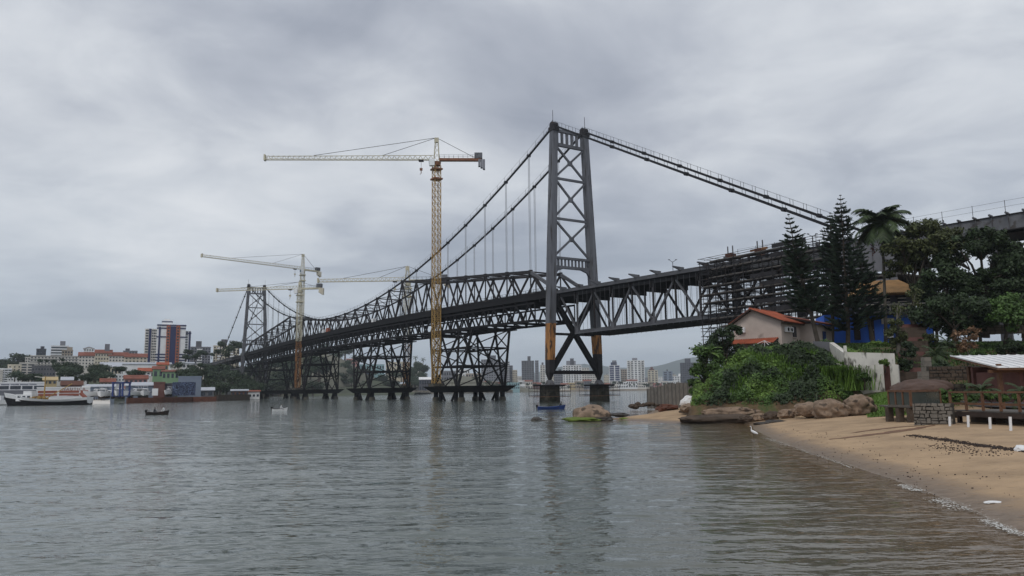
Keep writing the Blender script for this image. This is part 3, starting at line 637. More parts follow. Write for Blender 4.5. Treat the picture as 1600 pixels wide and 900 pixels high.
# ================================================================== tower cranes
def crane(base, zj, tip, ctip, label, w=2.1, head=7.5, low=M['yellow'], jib=M['cranewhite'], ctr=M['cranebrown'], cw=1.0):
    r = thing('tower_crane', label, 'crane', group='tower cranes working on the bridge')
    base = Vector(base); x, y = base.x, base.y; jd = Vector((tip.x-x, tip.y-y, 0)); jl = jd.length; jd.normalize(); jn = Vector((-jd.y, jd.x, 0))
    cl = (Vector((ctip.x-x, ctip.y-y, 0))).dot(-jd); cl = max(10, min(cl, 24)) if not cw is None else cl
    ztop_ = zj-2.0; n = int((ztop_-base.z)/w)
    def lattice(lo, hi, mt, nm):
        mb = MB(); nn = max(1, int(round((hi-lo)/w))); P = lambda a, b, z: Vector((x, y, z)) + BD*a*w/2 + BN*b*w/2
        for a in (-1, 1):
            for b in (-1, 1): mb.beam(P(a, b, lo), P(a, b, hi), .2, .2)
        for q in range(nn):
            z0 = lo+(hi-lo)*q/nn; z1 = lo+(hi-lo)*(q+1)/nn
            for (a0, b0), (a1, b1) in (((-1, -1), (1, -1)), ((1, -1), (1, 1)), ((1, 1), (-1, 1)), ((-1, 1), (-1, -1))):
                mb.beam(P(a0, b0, z0), P(a1, b1, z1) if q % 2 else P(a1, b1, z1), .1, .1); mb.beam(P(a1, b1, z0), P(a0, b0, z1), .1, .1); mb.beam(P(a0, b0, z0), P(a1, b1, z0), .1, .1)
        mb.build(nm, mt, r)
    zmid = base.z+(ztop_-base.z)*.5
    lattice(base.z, zmid, low, 'lower_mast'); lattice(zmid, ztop_, jib if low is not M['yellow'] else low, 'upper_mast')
    MB().box((x, y, base.z+.4), (3.6, 3.6, .9), BD, BN).build('footing', M['concrete'], r)
    for z in (ztop_-4.5, ztop_-1.2): MB().box((x, y, z), (w+1.0, w+1.0, .5), BD, BN).build('collar', ctr, r)
    MB().tube([(x, y, ztop_), (x, y, zj-.8)], [1.3, 1.5], 12).build('slewing_ring', ctr, r)
    J = lambda d, o, z: Vector((x, y, zj+z)) + jd*d + jn*o
    hd = MB(); P0 = [J(.9, .7, -1), J(.9, -.7, -1), J(-.9, -.7, -1), J(-.9, .7, -1)]; ap_ = [J(.3, .3, head), J(.3, -.3, head), J(-.5, -.3, head), J(-.5, .3, head)]
    for a, b in zip(P0, ap_): hd.beam(a, b, .22, .22)
    for q in range(5):
        f0, f1 = q/5, (q+1)/5
        for i in range(4): hd.beam(P0[i].lerp(ap_[i], f0), P0[(i+1) % 4].lerp(ap_[(i+1) % 4], f1), .1, .1)
    hd.build('tower_head', jib, r); MB().box(J(0, 0, head-.9), (1.4, 1.0, 1.5), jd, jn).build('head_box', jib, r)
    jb = MB(); nb = int(jl/1.7)
    for o in (-.65, .65): jb.beam(J(1, o, 0), J(jl, o, 0), .17, .17)
    jb.beam(J(1, 0, 1.5), J(jl-1, 0, 1.1), .18, .18)
    for q in range(nb):
        d0, d1, dm = 1+(jl-1)*q/nb, 1+(jl-1)*(q+1)/nb, 1+(jl-1)*(q+.5)/nb
        for o in (-.65, .65): jb.beam(J(d0, o, 0), J(dm, 0, 1.4), .09, .09); jb.beam(J(dm, 0, 1.4), J(d1, o, 0), .09, .09)
        jb.beam(J(d0, -.65, 0), J(d1, .65, 0), .08, .08)
    jb.build('jib', jib, r); MB().box(J(jl+.2, 0, .6), (.5, 1.6, 1.9), jd, jn).build('jib_end', jib, r)
    MB().box(J(-cl/2-.8, 0, 0), (cl, 1.5, .8), jd, jn).build('counter_jib', ctr, r)
    g = MB()
    for q in range(9):
        for o in (-.8, .8): g.beam(J(-1-cl*q/9, o, .4), J(-1-cl*q/9, o, 1.5), .06, .06)
    for o in (-.8, .8): g.beam(J(-1, o, 1.5), J(-cl, o, 1.5), .06, .06)
    g.build('counter_jib_railing', M['steel'], r, kind='stuff')
    MB().box(J(-cl+.1, 0, 1.3), (2.6, 1.8, 1.9), jd, jn).build('winch_housing', M['steel'], r)
    for q in range(3): MB().box(J(-cl-.2-q*.75, 0, -1.1-.25*q), (.7, 1.7, 2.2+.5*q), jd, jn).build('counterweight', M['greywall'] if ctr is not M['cranewhite'] else M['cream'], r)
    MB().box(J(1.4, 1.3, -1.3), (1.7, 1.4, 2.2), jd, jn).build('operator_cab', M['white'], r); MB().box(J(2.3, 1.3, -1.2), (.12, 1.2, 1.5), jd, jn).build('cab_window', M['cabglass'], r)
    for d in (jl*.72, jl*.32): member('tie_rod', J(0, 0, head), J(d, 0, 1.4), .12, .12, M['dark'], r)
    member('tie_rod', J(0, 0, head), J(-cl+1, 0, .6), .12, .12, M['dark'], r)
    MB().box(J(min(5, jl*.2), 0, -.35), (1.6, 1.3, .4), jd, jn).build('trolley', M['dark'], r)
    hk = MB(); c = J(min(5, jl*.2), 0, -3.2); hk.box(c, (.9, .4, .8), jd, jn); hk.tube([c-Vector((0, 0, .3)), c-Vector((0, 0, 1.3)), c-Vector((0, 0, 1.7))+jd*.35], .14, 6)
    h_ = hk.build('hook_block', ctr, r)
    for o in (-.3, .3): member('hoist_rope', J(min(5, jl*.2), o, -.4), c+jn*o*.5, .05, .05, M['dark'], h_)
    return r
for s, t, zj, tip, ct, lab, hd, lowm in (
    (60.8, -9, 78.0, (415, 246), (748, 252), 'tall ochre tower crane on the nearest trestle, its jib high over the bridge', 7.5, 'yellow'),
    (270, 9, 72.8, (316, 399), (510, 421), 'pale tower crane behind the bridge with jib rising to the left', 9.0, 'cranewhite'),
    (212, -9, 53.6, (340, 453), (507, 455), 'orange-brown masted tower crane at mid-span, jib level with far tower top', 3.5, 'primer'),
    (124, 9, 47.4, (498, 438), (690, 432), 'short tower crane behind the near half of the span, jib skimming the truss', 6.0, 'primer')):
    crane(B(s, t, 4.5), zj, atz(*tip, zj+.7), atz(*ct, zj), lab, head=hd, low=M[lowm], ctr=M['cranebrown'] if t == -9 and s < 100 else M['cranewhite'])
# ================================================================== scaffold round the near bank trestle
sf = thing('scaffold', 'dense grey tube scaffold with plank lifts around the near bank trestle', 'scaffold', (0, 0, 0))
rng = random.Random(11)
S = [-52.5-2.1*k for k in range(14)]; Tt = [-8.5, -6.8, 6.8, 8.5]; Zs = [8+1.55*k for k in range(13)]
po = MB(); le = MB()
for s in S:
    for t in Tt:
        po.beam(B(s, t, land(*B(s, t, 0).xy)-.5), B(s, t, 26.5+rng.uniform(-.5, .8)), .11, .11)
    for t in (-3.4, 0, 3.4):
        if s in (S[0], S[1], S[-1], S[-2]): po.beam(B(s, t, 4), B(s, t, 24), .1, .1)
    for z in Zs: le.beam(B(s, -8.8, z), B(s, -6.5, z), .09, .09); le.beam(B(s, 6.5, z), B(s, 8.8, z), .09, .09)
for z in Zs:
    for t in Tt: le.beam(B(S[0]+.5, t, z), B(S[-1]-.5, t, z), .1, .1); le.beam(B(S[0]+.5, t, z+.95), B(S[-1]-.5, t, z+.95), .07, .07)
    for s in (S[0], S[1], S[-2], S[-1]): le.beam(B(s, -8.8, z), B(s, 8.8, z), .1, .1); le.beam(B(s, -8.8, z+.95), B(s, 8.8, z+.95), .07, .07)
for q in range(0, 11, 2):
    for z in Zs[::3]:
        for t in (-8.5, 8.5): le.beam(B(S[q], t, z), B(S[min(13, q+3)], t, min(26, z+5.5)), .09, .09)
po.build('standard_tube', M['dark'], sf, kind='stuff'); le.build('ledger_tube', M['dark'], sf, kind='stuff')
for i, z in enumerate(Zs):
    for t in (-7.65, 7.65):
        MB().box(B((S[0]+S[-1])/2+rng.uniform(-2, 2), t, z+.1), (25+rng.uniform(-8, 2), 1.6, .3), BD, BN).build('platform', M['plank'], sf)
        if i % 3 != 1: MB().box(B((S[0]+S[-1])/2+rng.uniform(-7, 7), t+(-.85 if t < 0 else .85), z+.65), (rng.uniform(5, 12), .06, .75), BD, BN).build('guard_board', M['dark'], sf)
    if i % 2: MB().box(B(S[0]-1, 0, z+.12), (1.8, 13, .1), BD, BN).build('platform', M['plank'], sf); MB().box(B(S[-1]+1, 0, z+.12), (1.8, 13, .1), BD, BN).build('platform', M['plank'], sf)
# second, netted stage on the approach behind the palm
nf = thing('netted_stage', 'grey netted work stage under the approach girders behind the palm', 'scaffold')
for z in (17.2, 19.6, 22): MB().box(B(-86.5, 0, z), (9, 15, .25), BD, BN).build('platform', M['plank'], nf)
MB().box(B(-86.5, -7.6, 22.4), (9.4, .08, 4.4), BD, BN).build('netting', M['tarp'], nf); MB().box(B(-86.5, -7.8, 18.2), (9.4, .06, 1.6), BD, BN).build('netting', M['tarp'], nf)
for q in range(6): member('tube', B(-82-1.8*q, -7.7, 9), B(-82-1.8*q, -7.7, 25), .1, .1, M['steel'], nf)
# lamps on the deck
for px, s in ((0, -31.5), (1, -68)):
    lp = thing('deck_lamp', 'twin-headed lamp post on the deck just past the near tower' if px == 0 else 'twin-headed lamp post on the deck beside the leaning pine', 'lamp post', B(s, 4.8, zdeck(s)))
    mb = MB(); mb.tube([(0, 0, 0), (0, 0, 4.0)], .07, 6); mb.build('post', M['dark'], lp)
    for a in (-1, 1): mb = MB(); mb.tube([(0, 0, 3.9), (a*.9, 0, 4.5)], .05, 5); mb.box((a*.8, 0, 4.45), (.4, .2, .12)); mb.build('lamp_head', M['dark'], lp)
# ================================================================== buildings
def block(label, px0, px1, ytop, ybase, Y, wall='offwhite', floors=4, cols=5, dep=12, yaw=0, name='apartment_block', cat='building', group=None, roof='flat', top=None,
          win=(.55, .55), balc=None, side=None, sink=4, slab=None, glass='glass', rooftile='tile', over=.5):
    P = at((px0+px1)/2, ybase, Y); vis = (px1-px0)/FPX*Y; c_, s_ = math.cos(yaw), abs(math.sin(yaw)); W = max(2.5, (vis - dep*s_)/c_) if yaw else vis
    H = (at((px0+px1)/2, ytop, Y) - P).z
    vd = Vector((P.x, P.y, 0)).normalized(); C = P + vd*((dep*c_+W*s_)/2)
    r = thing(name, label, cat, (C.x, C.y, P.z), -math.atan2(P.x, P.y)+yaw, group)
    MB().box((0, 0, (H-sink)/2), (W, dep, H+sink)).build('wall', M[wall], r)
    wm = MB(); fh = H/max(1, floors)
    def face(cx, cy, nx, ny, wid, nc):
        for i in range(floors):
            for j in range(nc):
                u = -wid/2 + wid*(j+.5)/nc; z = fh*(i+.5)
                w_, h_ = wid/nc*win[0], fh*win[1]
                ux, uy = -ny, nx
                wm.box((cx+ux*u, cy+uy*u, z), (w_ if nx == 0 else .24, .24 if nx == 0 else w_, h_))
    if floors and cols:
        face(0, -dep/2, 0, -1, W, cols)
        sd = 1 if yaw < 0 else -1
        if yaw: face(sd*W/2, 0, sd, 0, dep, max(2, int(dep/W*cols)))
        wm.build('window', M[glass], r, kind='stuff')
    if balc:
        bm = MB()
        for i in range(floors):
            for a, b in balc: bm.box((W*(a+b)/2, -dep/2-.55, fh*i+.5), (W*(b-a), 1.1, 1.0))
        bm.build('balcony', M['white' if wall != 'white' else 'offwhite'], r, kind='stuff')
    if slab:
        sm = MB()
        for i in range(1, floors+1): sm.box((0, 0, fh*i-.12), (W+.5, dep+.5, .3))
        sm.build('floor_slab', M[slab], r, kind='stuff')
    if roof == 'flat':
        MB().box((0, 0, H+.3), (W+.25, dep+.25, .6)).build('parapet', M[wall], r)
    elif roof == 'gable':                                     # ridge along the facade
        h = dep*.2; mb = MB()
        for sg in (-1, 1): mb.hexa([Vector(p) for p in ((-W/2-over, sg*(dep/2+over), H-.1), (W/2+over, sg*(dep/2+over), H-.1), (W/2+over, 0, H+h), (-W/2-over, 0, H+h), (-W/2-over, sg*(dep/2+over), H+.15), (W/2+over, sg*(dep/2+over), H+.15), (W/2+over, 0, H+h+.25), (-W/2-over, 0, H+h+.25))])
        mb.build('roof', M[rooftile], r); MB().prism([(-W/2+.01, -dep/2+.01, H), (-W/2+.01, dep/2-.01, H), (-W/2+.01, 0, H+h)], (W-.02, 0, 0)).build('gable', M[wall], r)
    elif roof == 'end':                                       # gable end towards the viewer
        h = W*.2; mb = MB()
        for sg in (-1, 1): mb.hexa([Vector(p) for p in ((sg*(W/2+over), -dep/2-over, H-.1), (sg*(W/2+over), dep/2+over, H-.1), (0, dep/2+over, H+h), (0, -dep/2-over, H+h), (sg*(W/2+over), -dep/2-over, H+.15), (sg*(W/2+over), dep/2+over, H+.15), (0, dep/2+over, H+h+.25), (0, -dep/2-over, H+h+.25))])
        mb.build('roof', M[rooftile], r); MB().prism([(-W/2+.01, -dep/2+.01, H), (W/2-.01, -dep/2+.01, H), (0, -dep/2+.01, H+h)], (0, dep-.02, 0)).build('gable', M[wall], r)
    elif roof == 'shed':
        MB().hexa([Vector(p) for p in ((-W/2-over, -dep/2-over, H), (W/2+over, -dep/2-over, H), (W/2+over, dep/2+over, H+dep*.12), (-W/2-over, dep/2+over, H+dep*.12), (-W/2-over, -dep/2-over, H+.3), (W/2+over, -dep/2-over, H+.3), (W/2+over, dep/2+over, H+dep*.12+.3), (-W/2-over, dep/2+over, H+dep*.12+.3))]).build('roof', M[rooftile], r)
    for q in top or []:                                       # (offset fraction, width fraction, height m, material)
        MB().box((q[0]*W, 0, H+.6+q[2]/2), (q[1]*W, dep*.5, q[2])).build('roof_house', M[q[3]], r)
    return r, W, H, dep
# --- mainland skyline and slope, left of the far tower
block('narrow white block with brown stair stripe at the frame edge', -14, 14, 577, 598, 420, 'white', 6, 6, win=(.8, .35), balc=[(-.45, .1)])
block('pale yellowish block with blank end wall left of the balcony block', 12, 30, 571, 598, 430, 'cream', 6, 3, win=(.3, .4))
block('white five-storey block striped by dark balcony bands', 31, 52, 568, 588, 450, 'offwhite', 5, 2, win=(.8, .5))
block('grey unfinished concrete block with small square openings', 52, 87, 573, 588, 440, 'concwall', 2, 9, win=(.4, .35))
block('long white block with dark roof edge on the ridge', 53, 126, 557, 574, 520, 'offwhite', 4, 16, win=(.4, .4), slab='darkwall')
block('small pale block behind the long white block, leftmost on the ridge', 40, 53, 559, 570, 560, 'offwhite', 3, 4)
block('black glass penthouse block rising above the long white block', 57, 70, 546, 562, 575, 'darkwall', 4, 3, win=(.85, .8), top=[(.1, .4, 2, 'darkwall')])
block('stepped white tower with dark horizontal bands and a roof tank', 80, 104, 541, 566, 650, 'white', 6, 1, win=(.95, .5), top=[(.15, .3, 4, 'greywall')])
block('beige block with shallow roof just right of the stepped tower', 97, 112, 548, 562, 600, 'beige', 3, 4, top=[(.2, .5, 2.5, 'beige')])
block('tiny white tower with red crown behind the tiled condominium', 131, 145, 545, 560, 700, 'white', 4, 4, rooftile='tile2', roof='end')
for i, (a, b, yt, rf, lab) in enumerate(((124, 150, 556, 'gable', 'condominium wing with orange roof at the left end of the row'), (149, 172, 552, 'gable', 'tallest orange-roofed condominium wing with a grey tank above'),
                                       (171, 197, 556, 'gable', 'orange-roofed condominium wing third from the left'), (196, 227, 558, 'gable', 'orange-roofed condominium wing beside the navy tower'))):
    block(lab, a, b, yt, 575, 480+i*3, 'cream' if i % 2 else 'offwhite', 4, 6, win=(.4, .45), roof=rf, name='condominium', rooftile='tile2', group='orange-roofed condominium row', top=[(.2, .3, 5.5, 'greywall')] if i == 1 else None)
block('flat grey block peeking out behind the condominium roofs', 193, 213, 549, 562, 640, 'greywall', 2, 5, top=[(-.2, .3, 2, 'darkwall')])
block('grey twin-wing apartment block right of the navy tower', 295, 327, 543, 568, 580, 'greywall', 6, 8, dep=14, win=(.5, .5), top=[(-.05, .26, 4.5, 'concwall')], balc=[(-.12, .12)])
block('beige apartment block with brown centre beside the far cable', 334, 372, 541, 566, 590, 'cream', 6, 9, dep=14, win=(.5, .5), top=[(-.1, .22, 5, 'concwall')], balc=[(-.35, -.2), (.1, .3)])
# --- the navy, white and terracotta tower
def navy_tower():
    Y = 530; P = at(262, 570, Y); px = lambda a: (a-262)/FPX*Y; H = lambda y: (570-y)/FPX*Y*1.02
    r = thing('apartment_tower', 'tall white apartment tower with navy stripes and terracotta window columns', 'building', (P.x*1.012, P.y*1.012, P.z), -math.atan2(P.x, P.y))
    def bx(n, a, b, y0, y1, yo, dp, m_): return MB().box(((px(a)+px(b))/2, yo+dp/2, (H(y0)+H(y1))/2), (px(b)-px(a), dp, abs(H(y1)-H(y0)))).build(n, M[m_], r)
    bx('left_wing', 227.5, 247, 574, 514, 1.5, 14, 'offwhite'); bx('main_wall', 244, 286, 574, 507, 0, 16, 'white'); bx('side_wing', 285, 294, 574, 516, 2, 12, 'white')
    bx('roof_house', 251, 266, 509, 500, 4, 8, 'white'); bx('roof_crown', 250.5, 266.5, 502.8, 501.3, 3.8, 8.4, 'navy'); bx('roof_tank', 254, 262, 500.2, 497.5, 5, 5, 'white'); bx('roof_rim', 244, 286.5, 509, 507.2, -.4, 16.8, 'navy')
    bx('navy_centre', 263.5, 272, 571, 510, -.5, .5, 'navy')
    for a, b in ((258, 263.5), (272, 277.5)):
        o = bx('terracotta_column', a, b, 571, 508.5, -.7, .7, 'terracotta'); w_ = MB()
        for k in range(13): w_.box((px((a+b)/2), -.75, H(566.5-k*4.5)), (1.2, .2, 1.1))
        w_.build('window', M['glass'], o, kind='stuff')
    bx('navy_stripe', 247, 249.5, 571, 511, -.3, .3, 'navy')
    for y in (512, 525.5):
        bx('navy_band', 244, 258, y, y+1.8, -.25, .25, 'navy'); bx('navy_band', 277.5, 286, y, y+1.8, -.25, .25, 'navy')
    for y in (552.5, 557, 561.5): bx('navy_band', 244, 258, y, y+2, -.25, .25, 'navy'); bx('navy_band', 277.5, 286, y, y+2, -.25, .25, 'navy')
    for a, b in ((233, 236.5),): bx('navy_stripe', a, b, 571, 514, 1.2, .3, 'navy')
    bx('navy_stripe', 291, 293.5, 568, 517, 1.7, .3, 'navy'); bx('navy_band', 285.5, 294.5, 519, 520.6, 1.6, .4, 'navy')
    w_ = MB()
    for k in range(13):
        for a in (229.5, 231.5, 238.5, 241, 243.3): w_.box((px(a), 1.45, H(566-k*4.1)), (.75, .2, 1.0))
        for a in (286.8, 288.5): w_.box((px(a), 1.95, H(566-k*4.0)), (.6, .2, 1.0))
    w_.build('window', M['glass'], r, kind='stuff')
    bx('podium', 226, 296, 578, 569, -3, 3, 'offwhite')
navy_tower()
# --- houses on the slope
for a in ((' long white retaining hall below the navy tower'.strip(), 163, 262, 569, 582, 460, 'white', 0, 0, 10, 'shed', 'zinc'),
          ('cream house with pale curved roof under the condominium', 164, 187, 573, 586, 430, 'cream', 1, 5, 9, 'gable', 'zinc'),
          ('house with red tiles beside the green houses', 217, 240, 580, 590, 420, 'offwhite', 1, 4, 9, 'gable', 'tile'),
          ('pale green house with blank wall, left of a pair', 239, 255, 577, 591, 400, 'green', 1, 2, 8, 'gable', 'tile2'),
          ('pale green house with three windows, right of a pair', 254, 278, 581, 593, 395, 'green', 1, 4, 8, 'shed', 'tile2'),
          ('ochre cabin with hipped roof above the trawler mast', 69, 87, 594, 601, 350, 'yellowwall', 1, 3, 7, 'gable', 'yellowwall'),
          ('low grey house with zinc roof behind the red shed', 97, 112, 594, 602, 360, 'greywall', 1, 3, 7, 'gable', 'zinc'),
          ('white shed roof on the wooded slope', 122, 136, 588, 592, 390, 'white', 0, 0, 7, 'shed', 'zinc'),
          ('brown roofed hall behind the boatyard shed', 98, 126, 602, 609, 330, 'brick', 0, 0, 9, 'gable', 'rust'),
          ('pale pink house just above the boatyard shed', 196, 228, 592, 601, 345, 'pink', 1, 5, 8, 'gable', 'tile2'),
          ('tiny white house with two dark windows on the slope', 222, 233, 588, 594, 380, 'white', 1, 2, 6, 'shed', 'zinc'),
          ('low tan house with wide eaves above the boatyard', 158, 178, 597, 605, 350, 'beige', 1, 4, 8, 'gable', 'tile2'),
          ('white bungalow with zinc roof high under the navy tower', 285, 302, 568, 576, 470, 'white', 1, 3, 8, 'shed', 'zinc'),
          ('orange-walled house at the foot of the navy tower', 246, 262, 570, 579, 440, 'yellowwall', 1, 3, 7, 'gable', 'tile')):
    block(a[0], a[1], a[2], a[3], a[4], a[5], a[6], a[7], a[8], dep=a[9], roof=a[10], rooftile=a[11], name='house', cat='house')
# --- waterfront
r, W, H, D_ = block('white waterfront office with a dark ribbon window', 2, 64, 599, 612, 306, 'white', 1, 4, dep=10, win=(.88, .4), name='office_building')
tx = MB()
for k in range(34):
    if k % 9 != 8: tx.box((-W*.42+k*W*.022, -D_/2-.06, H*.87), (.22, .1, .34))
tx.build('sign_lettering', M['navy'], r, kind='stuff')
block('grey ground floor hall under the white office', 3, 50, 612, 628, 301, 'greywall', 1, 5, dep=8, win=(.3, .4), name='boat_hall')
r, W, H, D_ = block('white boatyard shed with red-brown panels and red lettering', 63, 133, 607, 629, 288, 'white', 0, 0, dep=9, name='boatyard_shed')
for a, b in ((.02, .38), (.42, .80), (.83, .98)):
    for z0, z1 in ((.52, .68), (.30, .46)): MB().box((W*((a+b)/2-.5), -D_/2-.06, H*(z0+z1)/2+.9), (W*(b-a), .12, H*(z1-z0))).build('red_panel', M['redpanel'], r)
for k in range(6): MB().box((W*(.52+.045*k), -D_/2-.07, H*.22), (.35, .14, H*.25)).build('doorway', M['darkwall'], r)
cu = bpy.data.curves.new('lettering', 'FONT'); cu.body = 'NÁUTICA'; cu.size = 1.5; cu.extrude = .03; cu.space_character = 1.25
lo = bpy.data.objects.new('lettering', cu); COL.objects.link(lo); lo.parent = r; lo.location = (-W*.03, -D_/2-.1, H*.86); lo.rotation_euler = (R(90), 0, 0); lo_m = None; dg = bpy.context.evaluated_depsgraph_get(); lo_m = bpy.data.meshes.new_from_object(lo.evaluated_get(dg)); lo_m.materials.clear(); lo_m.materials.append(M['redpanel']); lo.name = 'old'; l2 = put('sign_lettering', lo_m, r); l2.location = lo.location; l2.rotation_euler = lo.rotation_euler; bpy.data.objects.remove(lo)
block('plain white end building right of the boatyard shed', 128, 139, 605, 629, 292, 'white', 1, 2, dep=9, win=(.3, .3), name='boatyard_house')
block('pale blue store behind the yachts', 137, 176, 605, 622, 320, 'bluegrey', 0, 0, dep=9, roof='shed', rooftile='zinc', name='boat_store')
block('grey-blue boatyard shed with two bay doors', 198, 240, 603, 623, 312, 'bluegrey', 1, 2, dep=12, win=(.8, .02), roof='shed', rooftile='zinc', name='boat_shed')
block('dark red brick store beside the grey-blue shed', 240, 256, 599, 623, 309, 'brick', 0, 0, dep=10, name='brick_store')
block('boat shelter left of the mural, its inner shade painted as dark walls', 255, 272, 601, 623, 312, 'darkwall', 0, 0, dep=10, name='boat_shelter')  # closed box; dark wall colour stands in for the shade inside the open bay
block('tall plain grey-blue wall block behind the mural', 279, 312, 590, 622, 314, 'bluegrey', 0, 0, dep=8, name='workshop')
P = at(287, 618, 308); mu = MB().box((0, 0, (at(287, 597, 308)-P).z/2), (33/FPX*308, .4, (at(287, 597, 308)-P).z)).build('mural_wall', None or M['navy'], None)
mu.location = P; mu.rotation_euler = (0, 0, -math.atan2(P.x, P.y)); tag(mu, 'dark blue wall painted with pale curling graffiti', 'mural wall')
mm = M['mural'] = bpy.data.materials.new('graffiti'); mm.use_nodes = True; t = mm.node_tree; b = t.nodes['Principled BSDF']; b.inputs['Roughness'].default_value = .8
co = nd(t, 'ShaderNodeTexCoord'); nn = nd(t, 'ShaderNodeTexNoise'); nn.inputs['Scale'].default_value = .45; nn.inputs['Detail'].default_value = 1; nn.inputs['Distortion'].default_value = 2.2; t.links.new(co.outputs['Object'], nn.inputs['Vector'])
t.links.new(ramp(t, nn.outputs['Fac'], [(.40, lin(24, 28, 52)), (.44, lin(120, 140, 170)), (.48, lin(26, 30, 56)), (.55, lin(30, 34, 64)), (.58, lin(110, 128, 165)), (.62, lin(24, 28, 52))]), b.inputs['Base Color']); mu.data.materials[0] = mm
P = at(242, 618, 306); bn_ = MB().box((0, 0, 1.4), (9/FPX*306, .2, 2.8)).build('banner', M['white'], None); bn_.location = P; tag(bn_, 'white banner board leaning on the brick store', 'banner')
# quay walls
def wall_run(name, label, cat, pts, w_, h0, h1, mt, kind=None):
    r = thing(name, label, cat)
    for p, q in zip(pts, pts[1:]): MB().beam(Vector((p.x, p.y, (h0+h1)/2)), Vector((q.x, q.y, (h0+h1)/2)), w_, h1-h0).build('wall_section', mt, r)
    return r
wall_run('quay_wall', 'rust-brown sheet pile quay in front of the boatyard', 'quay', [atz(198, 630, 0), atz(250, 629, 0), atz(300, 627.5, 0), atz(338, 627, 0)], 1.2, -2, 1.9, M['rust'])
wall_run('quay_wall', 'grey concrete quay behind the trawler', 'quay', [atz(-30, 632.5, 0), atz(60, 632, 0), atz(138, 632, 0)], 1.2, -2, 1.6, M['concwall'])
MB().hexa([atz(139, 632, -.3), atz(172, 631.5, -.3), at(172, 624, 300), at(139, 624, 300), atz(139, 632, -.2)+Vector((0, 0, .2)), atz(172, 631.5, -.2)+Vector((0, 0, .2)), at(172, 623.5, 300), at(139, 623.5, 300)]).build('slipway', M['offwhite'], None)['kind'] = 'structure'
wall_run('quay_wall', 'dark weathered timber quay under the far viaduct', 'quay', [atz(338, 626.5, 0), atz(362, 625.7, 0), atz(388, 625, 0)], 1.5, -2, 2.6, M['darkrock'])
block('rusty quayside shack under the far viaduct', 362, 386, 611, 621, 362, 'rust', 1, 4, dep=5, roof='shed', rooftile='zinc', name='shack', cat='shack')
block('tin-roofed hut at the foot of the far viaduct', 312, 333, 610, 620, 345, 'concwall', 1, 2, dep=6, roof='gable', rooftile='zinc', name='shack', cat='shack')
block('white floating kiosk with an orange board', 388, 405, 612, 624, 372, 'white', 1, 3, dep=4, win=(.6, .3), roof='shed', rooftile='redpanel', name='kiosk', cat='kiosk', sink=0)
# --- vessels ashore and afloat
def hull(mb, Lh, Bm, Hh, sheer=.35, n=10, z0=0):
    rings = []
    for i in range(n+1):
        f = i/n; x = -Lh/2+Lh*f; b_ = Bm/2*(min(1, (1-f)*2.6)**.6)*(.82+.18*min(1, f*5)); top = Hh+sheer*(f-.35)**2*2.2; n0 = len(mb.v)
        mb.v += [(x+(f**3)*Lh*.05, -b_, z0+top), (x, -b_*.75, z0+.15*Hh), (x, 0, z0-.1*Hh), (x, b_*.75, z0+.15*Hh), (x+(f**3)*Lh*.05, b_, z0+top)]; rings.append(n0)
    for a, c in zip(rings, rings[1:]):
        for k in range(4): mb.f.append((a+k, c+k, c+k+1, a+k+1))
    mb.f.append(tuple(rings[0]+k for k in range(5))); return mb
def deckm(mb, Lh, Bm, z, n=10):
    for i in range(n):
        def e(f): return -Lh/2+Lh*f, Bm/2*.96*(min(1, (1-f)*2.6)**.6)*(.82+.18*min(1, f*5))
        (x0, b0), (x1, b1) = e(i/n), e((i+1)/n); mb.quad((x0, -b0, z), (x1, -b1, z), (x1, b1, z), (x0, b0, z))
    return mb
def yacht(px, py, Y, Lm, rz, label):
    Lm *= 1.25
    P = at(px, py, Y); r = thing('motor_yacht', label, 'yacht', (P.x, P.y, P.z+.7), rz, 'white motor yachts laid up in the boatyard')
    hull(MB(), Lm, Lm*.32, Lm*.14, .6).build('hull', M['white'], r); deckm(MB(), Lm, Lm*.32, Lm*.145).build('deck', M['offwhite'], r)
    cb = MB(); h = Lm*.145; b_ = Lm*.11
    cb.hexa([Vector(p) for p in ((-Lm*.35, -b_, h), (Lm*.22, -b_*.8, h), (Lm*.22, b_*.8, h), (-Lm*.35, b_, h), (-Lm*.3, -b_*.8, h+Lm*.11), (Lm*.02, -b_*.7, h+Lm*.11), (Lm*.02, b_*.7, h+Lm*.11), (-Lm*.3, b_*.8, h+Lm*.11))]); cb.build('cabin', M['white'], r)
    MB().hexa([Vector(p) for p in ((Lm*.07, -b_*.78, h+Lm*.03), (Lm*.185, -b_*.78, h+Lm*.02), (Lm*.185, b_*.78, h+Lm*.02), (Lm*.07, b_*.78, h+Lm*.03), (Lm*.02, -b_*.7, h+Lm*.09), (Lm*.06, -b_*.7, h+Lm*.09), (Lm*.06, b_*.7, h+Lm*.09), (Lm*.02, b_*.7, h+Lm*.09))]).build('windscreen', M['glass'], r)
    for sd in (-1, 1): MB().box((-Lm*.12, sd*b_*.94, h+Lm*.055), (Lm*.3, .08, Lm*.04)).build('side_window', M['glass'], r)
    MB().box((-Lm*.15, 0, h+Lm*.2), (Lm*.2, b_*1.5, .1)).build('hardtop', M['white'], r)
    for sd in (-1, 1): MB().beam((-Lm*.22, sd*b_*.6, h+Lm*.1), (-Lm*.18, sd*b_*.6, h+Lm*.2), .12, .12).build('hardtop_post', M['white'], r)
    for x in (-.25, .2): MB().box((Lm*x, 0, -.35), (.5, Lm*.2, 1.0)).build('keel_block', M['darkwood'], r)
